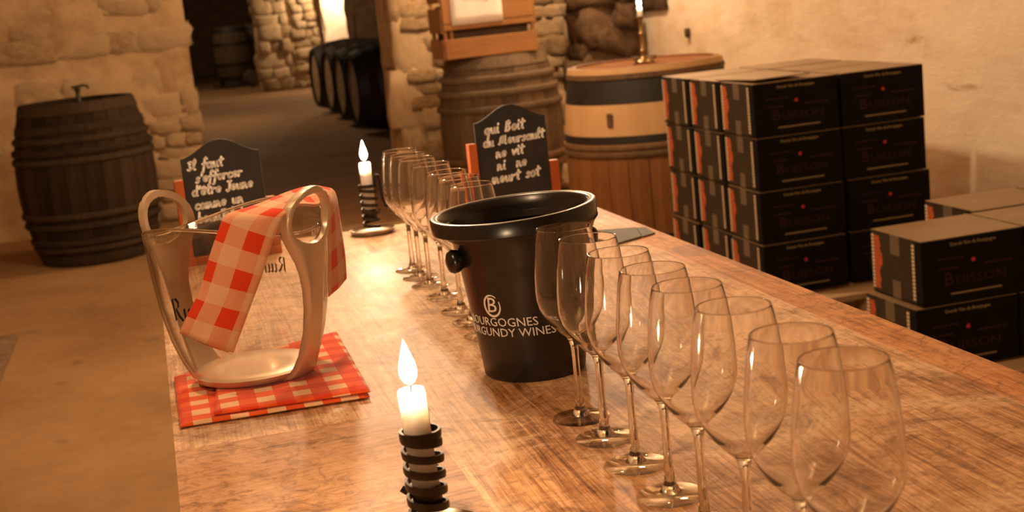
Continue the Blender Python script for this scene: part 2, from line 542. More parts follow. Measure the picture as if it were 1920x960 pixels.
# hand lettering: strokes per glyph, x-height 1
def arc(cx, cy, rx, ry, a0, a1, n=9):
    return [(cx + rx * math.cos(math.radians(a0 + (a1 - a0) * k / (n - 1))), cy + ry * math.sin(math.radians(a0 + (a1 - a0) * k / (n - 1)))) for k in range(n)]
HAND = {
    'a': (1.0, [arc(.42, .5, .38, .5, 60, 360), [(.82, .95), (.80, .15), (.98, .02)]]),
    'b': (0.9, [[(.1, 2.0), (.1, .1)], arc(.42, .48, .36, .48, 150, -150)]),
    'c': (0.8, [arc(.45, .5, .4, .5, 50, 310)]),
    'd': (1.0, [arc(.42, .5, .38, .5, 60, 360), [(.84, 1.9), (.80, .1), (.98, .02)]]),
    'e': (0.85, [[(.08, .5), (.76, .58)] + arc(.42, .55, .36, .48, 20, 310)]),
    'E': (0.85, [[(.08, .5), (.76, .58)] + arc(.42, .55, .36, .48, 20, 310), [(.12, 1.25), (.42, 1.62), (.74, 1.25)]]),
    'f': (0.75, [[(.85, 1.75), (.62, 2.05), (.42, 1.8), (.34, .5), (.24, -.7), (.02, -.75)], [(.05, .85), (.75, 1.0)]]),
    'i': (0.45, [[(.15, .95), (.15, .12), (.38, .02)], [(.2, 1.45), (.22, 1.6)]]),
    'l': (0.6, [[(.08, .3), (.5, 1.7), (.32, 2.0), (.15, 1.6), (.16, .2), (.5, .05)]]),
    'm': (1.35, [[(.08, .98), (.1, .0)], [(.1, .6), (.3, .98), (.5, .75), (.52, .0)], [(.52, .6), (.75, .98), (.98, .75), (1.0, .12), (1.25, .02)]]),
    'n': (0.98, [[(.08, .98), (.1, .0)], [(.1, .6), (.36, .98), (.6, .75), (.62, .12), (.88, .02)]]),
    'o': (0.85, [arc(.42, .5, .36, .5, 90, 450, 12)]),
    'q': (0.95, [arc(.42, .5, .36, .5, 60, 360), [(.8, .95), (.74, -.9)]]),
    'r': (0.8, [[(.08, .98), (.12, .0)], [(.12, .55), (.35, .95), (.68, .9)]]),
    's': (0.75, [[(.62, .85), (.38, 1.0), (.16, .8), (.35, .55), (.6, .3), (.4, .02), (.06, .1)]]),
    't': (0.75, [[(.34, 1.7), (.3, .2), (.55, .02)], [(.0, 1.12), (.75, 1.25)]]),
    'u': (1.0, [[(.1, .95), (.12, .25), (.4, .0), (.7, .3), (.76, .95)], [(.76, .95), (.78, .12), (.98, .02)]]),
    'v': (0.85, [[(.05, .95), (.36, .02), (.8, 1.0)]]),
    'x': (0.8, [[(.05, .95), (.7, .0)], [(.7, .95), (.05, .0)]]),
    "'": (0.35, [[(.2, 1.7), (.12, 1.25)]]),
    'j': (0.6, [[(.05, 1.75), (.7, 1.8)], [(.45, 1.8), (.42, .1), (.1, -.15), (-.1, .15)]]),
    'B': (1.15, [[(.22, 1.7), (.1, .0)], [(.12, 1.6), (.55, 1.8), (.85, 1.45), (.35, .95), (.95, .6), (.6, .0), (.05, .05)]]),
    'M': (1.75, [[(-.1, .1), (.12, .05), (.3, 1.5), (.42, .3), (.75, 1.6), (.8, .3), (1.2, 1.65), (1.22, .2), (1.5, .05)]]),
    'I': (0.75, [[(.1, 1.5), (.62, 1.6), (.36, 1.6), (.3, .9), (.55, .25), (.3, .0), (.02, .15)]]),
    ' ': (0.9, []),
}
def handwriting(g, lines, xh, rad, y_at, depth=0.0):
    """lines: (text, x0, z0, slope); strokes laid in the XZ plane as flattened chalk lines"""
    for s, x0, z0, slope, k in lines:
        cx = 0.0
        for ch in s:
            wd, strokes = HAND[ch]
            for st in strokes:
                pts = []
                for a in range(len(st)):
                    px, pz = st[a]
                    x = (cx + px + 0.18 * pz) * xh * k
                    pts.append(Vector((x0 + x, y_at, z0 + pz * xh * k + x * slope)))
                g_stroke(g, pts, rad)
            cx += wd + 0.18
def g_stroke(g, pts, rad):
    for a in range(len(pts) - 1):
        p, q = pts[a], pts[a + 1]
        d = (q - p)
        if d.length < 1e-6:
            continue
        t = d.normalized()
        n = Vector((-t.z, 0, t.x))
        ring = []
        for c, sgn in ((q, 1), (p, -1)):
            for deg in (90, 45, 0, -45, -90):
                an = math.radians(deg)
                ring.append(c + (n * math.sin(an) + t * math.cos(an)) * (rad * sgn))
        b = [v + Vector((0, 0.0005, 0)) for v in ring]
        m = len(ring)
        fs = [tuple(range(m))] + [(k, k + m, (k + 1) % m + m, (k + 1) % m) for k in range(m)]
        g.add(ring + b, fs)

# ------------------------------------------------------------------ setting: floor, walls, pillars, ceiling
def sheet(name, mat, origin, eu, ev, nu, nv, fn, smooth=True):
    o, eu, ev = Vector(origin), Vector(eu), Vector(ev)
    nrm = eu.cross(ev).normalized()
    vs_, fs = [], []
    for j in range(nv + 1):
        for i in range(nu + 1):
            p = o + eu * (i / nu) + ev * (j / nv)
            vs_.append(p + nrm * fn(p))
    for j in range(nv):
        for i in range(nu):
            a = j * (nu + 1) + i
            fs.append((a, a + 1, a + nu + 2, a + nu + 1))
    return mesh(name, vs_, fs, mat, smooth)
fl = struct(link('floor', sheet('floor', M['floor'], (-6, -1, 0), (14, 0, 0), (0, 36, 0), 70, 180,
                                lambda p: 0.010 * noise.noise(p * 0.9) - 0.010)))
g = G()
for (x0, x1, y0, y1) in ((-1.35, -0.682, 5.20, 5.66), (-1.35, -0.680, 5.67, 6.19)):
    g.add([(x0, y0, -0.012), (x1, y0 , -0.012), (x1 + 0.0, y1, -0.012), (x0, y1, -0.012), (x0, y0, 0.006), (x1, y0, 0.006), (x1, y1, 0.006), (x0, y1, 0.006)],
          [(0, 3, 2, 1), (4, 5, 6, 7), (0, 1, 5, 4), (1, 2, 6, 5), (2, 3, 7, 6), (3, 0, 4, 7)])
    o = link('floor_slab', G.me(g, 'floor_slab', M['mat'], bevel=0.003), fl)
    g = G()

# shared stone blocks
def stone_mesh(k, mat):
    rnd = random.Random(100 + k)
    bm = bmesh.new()
    bmesh.ops.create_cube(bm, size=1.0)
    bmesh.ops.subdivide_edges(bm, edges=bm.edges, cuts=2, use_grid_fill=True)
    for v in bm.verts:
        d = v.co.copy()
        s = d.normalized() * 0.62
        v.co = d * 0.80 + s * 0.20
        v.co += Vector((rnd.uniform(-.06, .06), rnd.uniform(-.06, .06), rnd.uniform(-.06, .06)))
    bmesh.ops.recalc_face_normals(bm, faces=bm.faces)
    me = bpy.data.meshes.new('stone')
    bm.to_mesh(me)
    bm.free()
    me.materials.append(mat)
    me.polygons.foreach_set('use_smooth', [True] * len(me.polygons))
    return me
STN = {k: [stone_mesh(i, M[k]) for i in range(6)] for k in ('stone', 'stone_smear', 'stone_shade_patch')}

def rubble(parent, x0, x1, z0, z1, yfront, cw, chh, kind, keep=1.0, out=0.03, seed=1, depth=0.14, rot=0.0, darkfn=None):
    """courses of separate stones bedded in the front (-Y) face of a wall"""
    rnd = random.Random(seed)
    z = z0
    while z < z1:
        h = chh * rnd.uniform(0.7, 1.35)
        x = x0 - rnd.uniform(0, cw * 0.5)
        while x < x1:
            wd = cw * rnd.uniform(0.6, 1.5)
            if x + wd > x1 + 0.02:
                wd = x1 + 0.01 - x
            if wd > cw * 0.3 and rnd.random() < keep:
                k = kind
                if darkfn and darkfn(x + wd / 2, z + h / 2):
                    k = 'stone_shade_patch'
                link('stone', rnd.choice(STN[k]), parent,
                     (x + wd / 2, yfront + depth * 0.43 - out * rnd.uniform(0.2, 1.2), z + h / 2),
                     (rnd.uniform(-.08, .08), rnd.uniform(-.09, .09), rnd.uniform(-.08, .08)),
                     (wd * 1.10, depth, h * 1.12))
            x += wd
        z += h

def block(name, mat, x0, x1, y0, y1, z0, z1, amp, res, seed=0.0):
    g = G()
    nx, nz, ny = max(2, int((x1 - x0) / res)), max(2, int((z1 - z0) / res)), max(2, int((y1 - y0) / res / 2))
    off = Vector((seed, seed * 1.7, seed * 0.6))
    def dsp(p):
        return amp * (noise.noise((p + off) * 2.2) + 0.55 * noise.noise((p + off) * 6.5) + 0.3 * noise.noise((p + off) * 15))
    def face(o, eu, ev, nu, nv):
        o, eu, ev = Vector(o), Vector(eu), Vector(ev)
        nr = eu.cross(ev).normalized()
        b = len(g.v)
        for j in range(nv + 1):
            for i in range(nu + 1):
                p = o + eu * (i / nu) + ev * (j / nv)
                e = 1.0
                g.v.append(p + nr * dsp(p) * e)
        for j in range(nv):
            for i in range(nu):
                a = b + j * (nu + 1) + i
                g.f.append((a, a + 1, a + nu + 2, a + nu + 1))
    face((x0, y0, z0), (x1 - x0, 0, 0), (0, 0, z1 - z0), nx, nz)
    face((x1, y0, z0), (0, y1 - y0, 0), (0, 0, z1 - z0), ny, nz)
    face((x1, y1, z0), (x0 - x1, 0, 0), (0, 0, z1 - z0), max(2, nx // 3), max(2, nz // 3))
    face((x0, y1, z0), (0, y0 - y1, 0), (0, 0, z1 - z0), ny, nz)
    m = mesh(name, g.v, g.f, mat, True)
    return m

ZC = 2.62
wl = struct(link('wall_left', block('wall_left', M['plaster_left'], -3.2, 0.30, 9.2, 10.1, -0.05, ZC, 0.022, 0.035, 3.0)))
rubble(wl, -1.15, 0.30, 0.0, 1.75, 9.2, 0.27, 0.115, 'stone_smear', 0.45, -0.004, 5, 0.12)
rubble(wl, 0.02, 0.31, 0.0, 0.55, 9.2, 0.17, 0.10, 'stone_smear', 0.9, 0.012, 9, 0.15)

pm = struct(link('wall_middle', block('wall_middle', M['mortar'], 1.495, 2.64, 8.5, 9.0, -0.05, ZC, 0.020, 0.05, 7.0)))
rubble(pm, 1.50, 1.63, 0.0, 1.75, 8.5, 0.15, 0.24, 'stone_smear', 1.0, 0.004, 21, 0.15)
rubble(pm, 1.62, 2.60, 0.0, 1.75, 8.5, 0.16, 0.10, 'stone', 0.85, 0.014, 22, 0.15)
pr_ = struct(link('wall_inner', block('wall_inner', M['mortar_dark'], 2.60, 2.92, 8.25, 9.5, -0.05, ZC, 0.035, 0.05, 17.0)))  # shade of the pillar's side is put into the dark mortar and stones
rubble(pr_, 2.62, 2.92, 0.42, 1.75, 8.25, 0.19, 0.15, 'stone_shade_patch', 1.0, 0.08, 24, 0.24)
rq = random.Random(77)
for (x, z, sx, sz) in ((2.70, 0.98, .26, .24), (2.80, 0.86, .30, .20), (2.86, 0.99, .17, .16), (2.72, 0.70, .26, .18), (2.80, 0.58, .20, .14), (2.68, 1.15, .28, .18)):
    link('stone', rq.choice(STN['stone_shade_patch']), pr_, (x, 8.22, z), (rq.uniform(-.3, .3), rq.uniform(-.5, .5), rq.uniform(-.3, .3)), (sx, 0.24, sz))
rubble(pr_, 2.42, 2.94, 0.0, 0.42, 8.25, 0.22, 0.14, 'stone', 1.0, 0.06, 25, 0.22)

g2 = sheet('wall_right', M['plaster'], (3.02, 12, -0.05), (0, -13, 0), (0, 0, ZC + 0.1), 200, 45,
           lambda p: 0.016 * noise.noise(p * 1.6) + 0.007 * noise.noise(p * 5.0))
wr = struct(link('wall_right', g2))
link('stone', STN['stone_shade_patch'][2], wr, (3.02, 8.0, 1.12), (0, 0, 0), (0.06, 0.46, 0.17))
link('stone', STN['stone_shade_patch'][4], wr, (3.025, 7.5, 0.894), (0, 0, 0), (0.05, 0.05, 0.05))
cl = struct(link('ceiling', sheet('ceiling', M['plaster_left'], (-3.2, 12, ZC), (6.3, 0, 0), (0, -13, 0), 30, 60, lambda p: 0.03 * noise.noise(p * 1.2))))
wo = struct(link('wall_outer', sheet('wall_outer', M['plaster_left'], (-3.1, -1, -0.05), (0, 13, 0), (0, 0, ZC + 0.1), 60, 20, lambda p: 0.02 * noise.noise(p * 1.5))))

# the cellar beyond the opening
w2 = struct(link('wall_far', block('wall_far', M['mortar'], 1.90, 2.92, 23.0, 24.2, -0.05, 2.9, 0.05, 0.12, 31.0)))
rubble(w2, 1.90, 2.33, 0.0, 1.8, 23.0, 0.30, 0.20, 'stone', 1.0, 0.06, 41, 0.26)
rubble(w2, 2.33, 2.48, 0.0, 0.9, 23.0, 0.22, 0.20, 'stone', 1.0, 0.03, 42, 0.22)
rubble(w2, 2.48, 2.92, 0.0, 1.8, 23.0, 0.20, 0.13, 'stone', 1.0, 0.05, 43, 0.24)
w3 = struct(link('wall_end', block('wall_end', M['plaster'], 2.90, 4.6, 22.8, 23.6, -0.05, 2.9, 0.05, 0.15, 55.0)))
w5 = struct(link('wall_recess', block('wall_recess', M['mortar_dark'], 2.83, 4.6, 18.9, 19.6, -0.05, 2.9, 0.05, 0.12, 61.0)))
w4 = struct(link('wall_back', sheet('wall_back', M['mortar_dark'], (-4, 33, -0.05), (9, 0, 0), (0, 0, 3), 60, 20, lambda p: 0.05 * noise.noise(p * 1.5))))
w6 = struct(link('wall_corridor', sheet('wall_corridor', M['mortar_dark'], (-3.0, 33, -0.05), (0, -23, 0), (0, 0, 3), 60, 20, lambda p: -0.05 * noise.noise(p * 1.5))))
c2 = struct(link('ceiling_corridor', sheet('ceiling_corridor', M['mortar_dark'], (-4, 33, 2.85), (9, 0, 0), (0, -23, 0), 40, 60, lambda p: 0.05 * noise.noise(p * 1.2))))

# ------------------------------------------------------------------ barrels
def stave_mesh(h, rh, rb, n, mat, z0=0.0, z1=None, gap=0.0016, thick=0.026, nz=10):
    z1 = h if z1 is None else z1
    g = G()
    half = PI / n
    vs_ = []
    for k in range(nz + 1):
        z = z0 + (z1 - z0) * k / nz
        u = 2 * z / h - 1
        r = rh + (rb - rh) * (1 - u * u)
        da = half - gap / r
        rr = r * 1.004
        vs_ += [(r * math.cos(-da), r * math.sin(-da), z), (rr, 0, z), (r * math.cos(da), r * math.sin(da), z),
                ((r - thick) * math.cos(half), (r - thick) * math.sin(half), z), ((r - thick) * math.cos(-half), (r - thick) * math.sin(-half), z)]
    fs = [(4, 3, 2, 1, 0), tuple(nz * 5 + j for j in range(5))]
    for k in range(nz):
        for j in range(5):
            j2 = (j + 1) % 5
            fs.append((k * 5 + j, k * 5 + j2, (k + 1) * 5 + j2, (k + 1) * 5 + j))
    g.add(vs_, fs)
    return g.me('stave', mat)
def barrel(name, label, loc, rot, h, rh, rb, n, wood_m, hoops, head_m, group=None, bottom=False, deep=0.045):
    t = thing(name, label, 'barrel', loc, rot, group)
    def R(z):
        u = 2 * z / h - 1
        return rh + (rb - rh) * (1 - u * u)
    sm = stave_mesh(h, rh, rb, n, wood_m)
    for k in range(n):
        link('stave', sm, t, None, (0, 0, 2 * PI * k / n + random.uniform(-.001, .001)))
    for z0, z1, th, kind in hoops:
        g = G()
        if kind.startswith('round'):
            zc, rr = (z0 + z1) / 2, (z1 - z0) / 2
            prof = [(R(zc) + rr * 0.15 + rr * 0.75 * math.cos(2 * PI * q / 8), zc + rr * math.sin(2 * PI * q / 8)) for q in range(8)]
            g.lathe(prof, 48, closed=True)
            mat = M[kind[6:]]
        else:
            prof = [(R(z0) - .004, z0), (R(z0) + th, z0), (R((z0 + z1) / 2) + th * 1.1, (z0 + z1) / 2), (R(z1) + th, z1), (R(z1) - .004, z1)]
            g.lathe(prof, 48)
            mat = M[kind]
        link('hoop', g.me('hoop', mat, True), t)
    for zz in ([h - deep, deep] if bottom else [h - deep]):
        r0 = R(zz) - 0.022
        nb = 7
        for k in range(nb):
            x0, x1 = -r0 + 2 * r0 * k / nb + 0.001, -r0 + 2 * r0 * (k + 1) / nb - 0.001
            poly = []
            for q in range(6):
                x = x0 + (x1 - x0) * q / 5
                poly.append((x, math.sqrt(max(0, r0 * r0 - x * x))))
            poly += [(x, -y) for x, y in reversed(poly)]
            g = G().prism(poly, (0, 0, 0.022), (0, 0, zz - 0.011), (1, 0, 0), (0, 1, 0))
            link('head_board', g.me('head_board', head_m), t)
    return t

H0 = 0.88
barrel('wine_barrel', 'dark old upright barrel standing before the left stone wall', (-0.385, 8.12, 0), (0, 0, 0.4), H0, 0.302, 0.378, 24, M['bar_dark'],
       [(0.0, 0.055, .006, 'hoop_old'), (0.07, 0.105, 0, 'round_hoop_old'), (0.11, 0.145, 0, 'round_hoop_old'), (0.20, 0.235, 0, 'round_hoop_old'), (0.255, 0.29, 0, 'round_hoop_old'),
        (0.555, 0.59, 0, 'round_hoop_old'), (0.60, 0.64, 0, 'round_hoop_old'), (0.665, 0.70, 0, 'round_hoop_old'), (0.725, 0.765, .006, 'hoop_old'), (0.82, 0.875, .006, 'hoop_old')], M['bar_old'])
barrel('wine_barrel', 'weathered grey-brown upright barrel under the slatted crate, before the rubble pillar', (1.985, 7.95, 0), (0, 0, 0.2), H0, 0.285, 0.362, 24, M['bar_mid'],
       [(0.0, 0.05, .006, 'hoop_wood'), (0.08, 0.115, 0, 'round_hoop_wood'), (0.22, 0.255, 0, 'round_hoop_wood'), (0.27, 0.305, 0, 'round_hoop_wood'),
        (0.565, 0.605, 0, 'round_hoop_grey'), (0.655, 0.695, 0, 'round_hoop_grey'), (0.735, 0.775, 0, 'round_hoop_grey'), (0.815, 0.875, .006, 'hoop_grey')], M['bar_mid'])
bt = barrel('wine_barrel', 'honey-coloured upright barrel with black bands carrying the brass candlestick', (2.065, 5.66, 0), (0, 0, 0.1), H0, 0.322, 0.368, 26, M['bar_new'],
       [(0.855, 0.878, .008, 'bar_pale'), (0.835, 0.852, .010, 'hoop_wood'), (0.735, 0.832, .004, 'hoop_iron'), (0.575, 0.605, .004, 'hoop_iron'), (0.545, 0.572, 0, 'round_hoop_wood'), (0.515, 0.542, 0, 'round_hoop_wood'),
        (0.03, 0.06, .004, 'hoop_iron'), (0.10, 0.19, .004, 'hoop_iron')], M['bar_head'], deep=0.018)
g = G()
prof = []
for z in (0.605, 0.64, 0.67, 0.70, 0.735):
    u = 2 * z / H0 - 1
    prof.append((0.322 + 0.046 * (1 - u * u) + 0.0025, z))
link('bare_band', g.lathe(prof, 64).me('bare_band', M['bar_pale'], True), bt)
a = math.radians(-136)
g = G().box(-0.012, 0.012, -0.004, 0.004, -0.028, 0.028)
link('brand_mark', g.me('brand_mark', M['hoop_wood'], bevel=0.002), bt, (0.363 * math.cos(a - 0.1), 0.363 * math.sin(a - 0.1), 0.672), (0, 0, a - 0.1 + PI / 2))

# barrels lying in the corridor
lying = [((1.935, 13.6), 'nearest of the dark barrels lying in a row along the corridor'), ((1.96, 14.7), 'second nearest dark barrel lying in the corridor row'),
         ((1.985, 15.8), 'third dark barrel lying in the corridor row'), ((1.975, 16.9), 'farthest dark barrel lying in the corridor row, pale head nearest the bright wall')]
for (x, y), lb in lying:
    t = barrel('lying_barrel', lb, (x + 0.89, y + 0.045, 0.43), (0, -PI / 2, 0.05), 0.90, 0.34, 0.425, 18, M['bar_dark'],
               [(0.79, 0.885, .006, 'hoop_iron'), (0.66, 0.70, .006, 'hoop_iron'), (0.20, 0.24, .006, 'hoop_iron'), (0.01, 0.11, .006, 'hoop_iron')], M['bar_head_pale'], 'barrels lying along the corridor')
    for zc in (0.20, 0.70):
        g = G()
        g.prism([(-0.30, 0), (0.30, 0), (0.30, 0.06), (0.0, 0.0455), (-0.30, 0.06)], (0, 0.07, 0), (0, 0, 0), (1, 0, 0), (0, 0, 1))
for (x, y, rz), lb in (((1.60, 26.0, 0.5), 'big brown cask half lit at the dark end of the corridor'), ((2.12, 26.5, 0.2), 'dark cask beside the far stone pillar')):
    barrel('cask', lb, (x, y, 0.10), (0, 0, rz), 0.98, 0.28, 0.34, 16, M['bar_mid'] if x < 2 else M['bar_old'],
           [(0.02, 0.10, .006, 'hoop_iron'), (0.28, 0.33, .006, 'hoop_iron'), (0.65, 0.70, .006, 'hoop_iron'), (0.88, 0.96, .006, 'hoop_iron')], M['bar_mid'], 'casks at the corridor end')
    p = thing('cask_cradle', 'low timber cradle under ' + lb.split(' half')[0].split(' beside')[0] + ' far down the corridor', 'cradle', (x, y, 0), (0, 0, rz))
    for s in (-0.2, 0.2):
        link('beam', G().box(-0.34, 0.34, s - 0.05, s + 0.05, 0, 0.10).me('beam', M['bar_old'], bevel=0.008), p)
t = thing('keg', 'small round dark keg lying on the floor before the far casks', 'keg', (1.84, 25.3, 0.15), (PI / 2, 0, 0.3))
g = G().lathe([(0.0, -.12), (.12, -.12), (.125, -.10), (.148, 0.0), (.125, .10), (.12, .12), (0.0, .12)], 24)
link('body', g.me('body', M['bar_old'], True), t)
for z in (-.08, .08):
    link('hoop', G().lathe([(.132, z - .015), (.139, z - .015), (.139, z + .015), (.132, z + .015)], 24, closed=True).me('hoop', M['hoop_iron'], True), t)

# small iron tap standing on the left barrel
t = thing('barrel_tap', 'small dark metal spigot standing upright on the dark left barrel', 'spigot', (-0.362, 8.02, H0 - 0.034), (0, 0, 0.2))
link('stem', G().lathe([(0, 0), (.028, 0), (.026, .012), (.014, .03), (.012, .08), (.017, .085), (.017, .10), (0, .10)], 16).me('stem', M['iron'], True), t)
link('handle', G().tube([(-.03, 0, .105), (.0, 0, .108), (.035, 0, .112), (.055, 0, .106), (.06, 0, .09)], .007).me('handle', M['iron'], True), t)

# crate on the middle barrel with a sheet of paper
cx0, cx1, cy0, cy1, cz = 1.62, 2.17, 7.70, 8.02, H0
t = thing('slatted_crate', 'pine slatted crate standing on the weathered grey barrel', 'crate', (1.905, 7.86, H0))
hw, hd = 0.264, 0.165
def cb(nm, x0, x1, y0, y1, z0, z1, m='crate'):
    return link(nm, G().box(x0, x1, y0, y1, z0, z1).me(nm, M[m], bevel=0.003), t)
for sx in (-1, 1):
    for sy in (-1, 1):
        cb('corner_post', sx * hw - 0.02 if sx > 0 else -hw - 0.0, sx * hw if sx > 0 else -hw + 0.02, sy * hd - (0.0 if sy < 0 else 0.02), sy * hd + (0.02 if sy < 0 else 0.0), 0, 0.46)
for z0, z1 in ((0.005, 0.115), (0.165, 0.195), (0.20, 0.46)):
    cb('front_slat', -hw, hw, -hd - 0.012, -hd, z0, z1)
for z0, z1 in ((0.005, 0.115), (0.15, 0.29), (0.32, 0.46)):
    cb('back_slat', -hw, hw, hd, hd + 0.012, z0, z1)
    for sx in (-1, 1):
        cb('side_slat', sx * hw - 0.006 + sx * 0.006, sx * hw + 0.006 + sx * 0.006, -hd, hd, z0, z1)
cb('crate_floor', -hw + .01, hw - .01, -hd, hd, 0.001, 0.012, 'crate_in')
cb('crate_filling', -hw + .03, hw - .03, -hd + .04, hd - .02, 0.012, 0.30, 'crate_in')
cb('upright', -hw + .035, -hw + .055, -hd + .002, -hd + .02, 0.0, 0.46)
pa = thing('paper_notice', 'white paper sheet with a faded drawing pinned on the pine crate', 'paper', (1.838, 7.86 - hd - 0.0135, H0 + 0.39))
g = G()
vs_, fs = [], []
for j in range(9):
    for i in range(9):
        vs_.append(((i / 8 - .5) * 0.295, -0.002 - 0.004 * math.sin(i * 0.7) ** 2 * (1 - j / 9), (j / 8 - .5) * 0.40))
for j in range(8):
    for i in range(8):
        q = j * 9 + i
        fs.append((q, q + 1, q + 10, q + 9))
sh = link('sheet', mesh('sheet', vs_, fs, M['paper'], True), pa)
sh.modifiers.new('thickness', 'SOLIDIFY').thickness = 0.0008
g = G()
rr = random.Random(5)
for k in range(7):
    x0 = -0.07 + 0.02 * k
    z0 = -0.055 + rr.uniform(-.008, .012)
    pts = [Vector((x0 + 0.02 * q / 5, -0.0075, z0 + 0.010 * math.sin(q * 1.3 + k))) for q in range(6)]
    g_stroke(g, pts, 0.0045)
for k in range(4):
    pts = [Vector((-0.08 + 0.04 * q, -0.0075, -0.03 + 0.02 * k + 0.006 * math.sin(q * 2 + k))) for q in range(5)]
    g_stroke(g, pts, 0.005)
link('drawing', g.me('drawing', M['ink'], fix=False), pa)

# brass candlestick with its candle on the right barrel
ZB = H0 - 0.0068
t = thing('brass_candlestick', 'slender old brass candlestick on the honey-coloured barrel', 'candlestick', (2.052, 5.63, ZB))
link('foot', G().lathe([(0, 0), (.046, 0), (.048, .006), (.040, .012), (.020, .016), (.013, .03), (0, .03)], 32).me('foot', M['brass'], True), t)
link('stem', G().lathe([(0, .028), (.012, .028), (.0105, .05), (.014, .055), (.0105, .062), (.0105, .12), (.014, .127), (.0105, .134), (.0105, .179), (.014, .188), (0, .188)], 24).me('stem', M['brass'], True), t)
link('drip_cup', G().lathe([(0, .1855), (.012, .1855), (.021, .195), (.021, .199), (.012, .1915), (0, .1915)], 24).me('drip_cup', M['brass'], True), t)
for s in (-1, 1):
    link('side_cup', G().lathe([(0, 0), (.010, 0), (.013, .010), (.016, .020), (.013, .020), (.009, .006), (0, .004)], 16).me('side_cup', M['steel_dish'], True), t, (s * 0.040, -0.012, 0.012))

def flame_mesh(h, r, mat):
    prof = [(0, 0), (r * .55, h * .06), (r * .9, h * .18), (r, h * .30), (r * .85, h * .48), (r * .55, h * .68), (r * .25, h * .86), (0, h)]
    return G().lathe(prof, 16).me('flame', mat, True)
def candle(label, loc, h, r, fh, fr, watts, tilt=(0, 0, 0), group=None):
    t = thing('candle', label, 'candle', loc, tilt, group)
    g = G().lathe([(0, 0), (r, 0), (r, h - .004), (r * .93, h), (r * .5, h - .002), (0, h - .003)], 32)
    link('wax_body', g.me('wax_body', M['wax'], True), t)
    link('wick', G().tube([(0, 0, h - .003), (.0006, 0, h + .005), (.0018, 0, h + .010)], .0009).me('wick', M['wick'], True), t)
    link('flame', flame_mesh(fh, fr, M['flame']), t, (0, 0, h + .004))
    l = lamp('flame_light', (0, 0, h + .004 + fh * .45), watts, fr * 0.9, (1.0, 0.66, 0.38))
    l.parent = t
    return t
candle('white candle stub burning in the brass candlestick on the barrel', (2.052, 5.63, ZB + .192), 0.045, 0.0115, 0.050, 0.0095, 0.9)

# ------------------------------------------------------------------ table
TX0, TX1, TY0, TY1 = -0.0265, 0.865, 0.35, 2.86
EDGE = 0.062
tb = thing('tasting_table', 'long worn oak tasting table with a reddish edge board, carrying the glasses', 'table', (0.42, 1.6, 0))
def tbox(nm, x0, x1, y0, y1, z0, z1, m, bev=0.004):
    return link(nm, G().box(x0 - .42, x1 - .42, y0 - 1.6, y1 - 1.6, z0, z1).me(nm, M[m], bevel=bev), tb)
tbox('top_board', TX0, 0.245, TY0, 1.52, TT - 0.035, TT, 'table_x', 0)
tbox('top_board', TX0, 0.245, 1.5201, TY1, TT - 0.035, TT, 'table', 0)
tbox('top_board', 0.2451, 0.52, TY0, TY1, TT - 0.035, TT, 'table', 0)
tbox('top_board', 0.5201, TX1 - EDGE, TY0, TY1, TT - 0.035, TT, 'table', 0)
tbox('edge_board', TX1 - EDGE + .0004, TX1, TY0, TY1, TT - 0.035, TT, 'table_edge', 0.0015)
for x0, x1, y0, y1 in ((0.05, 0.075, 0.45, 2.76), (0.765, 0.79, 0.45, 2.76), (0.075, 0.765, 0.45, 0.475), (0.075, 0.765, 2.735, 2.76)):
    tbox('apron', x0, x1, y0, y1, TT - 0.135, TT - 0.035, 'table_edge')
for x in (0.045, 0.725):
    for y in (0.44, 2.70):
        tbox('leg', x, x + 0.07, y, y + 0.07, 0, TT - 0.035, 'table_edge', 0.006)

# ------------------------------------------------------------------ wine glasses
def glass_proto(label, group):
    t = thing('wine_glass', label, 'wine glass', (0, 0, 0), (0, 0, 0), group)
    outer = [(.0088, .0912), (.0145, .0965), (.0225, .1055), (.0292, .1155), (.0338, .125), (.0359, .135), (.0363, .145), (.0357, .160), (.0337, .180), (.0312, .198), (.0289, .2092)]
    inner = [(r - (.0009 if z > .1 else .0014), z + (.0 if z > .11 else .0018)) for r, z in outer]
    inner[0] = (.0078, .0925)
    rim = [(.02880, .2098), (.0284, .2101), (.0280, .2098)]
    prof = outer + rim + inner[::-1]
    #link('rim', G().lathe([(.02835 + .0009 * math.cos(q * PI / 4), .2094 + .0009 * math.sin(q * PI / 4)) for q in range(8)], 64, closed=True).me('rim', M['glass_solid'], True), t)
    link('bowl', G().lathe([(0, .0911)] + prof + [(0, .0927)], 64).me('bowl', M['glass_bowl'], 'all'), t)
    stem = [(0, .0045), (.0105, .0045), (.0072, .0085), (.0050, .0150), (.0042, .025), (.0037, .045), (.0037, .068), (.0042, .080), (.0060, .0878), (.0084, .0907), (.0, .0907)]
    link('stem', G().lathe(stem, 20).me('stem', M['glass_solid'], True), t)
    foot = [(0, .0002), (.030, .0002), (.0311, .0008), (.0309, .0016), (.024, .0024), (.016, .0036), (.0105, .0050), (0, .0050)]
    link('foot', G().lathe(foot, 48).me('foot', M['glass_thin'], True), t)
    return t
YF = [2.340, 2.2645, 2.189, 2.089, 1.974, 1.8962, 1.8061]
YN = [1.3842, 1.305, 1.2142, 1.1222, 1.04, 0.9511, 0.8530, 0.7770]
ordn = ['first', 'second', 'third', 'fourth', 'fifth', 'sixth', 'seventh', 'eighth']
gp = None
for k, y in enumerate(YF):
    lb = 'clear empty wine glass behind the black bucket, %s of seven counted from the far candle' % ordn[k]
    if gp is None:
        gp = glass_proto(lb, 'wine glasses in the far half of the row')
        o = gp
    else:
        o = copy_tree(gp)
        o['label'] = lb
    o.location = (0.401 + random.uniform(-.002, .002), y, TT)
    o.rotation_euler.z = random.uniform(0, 6)
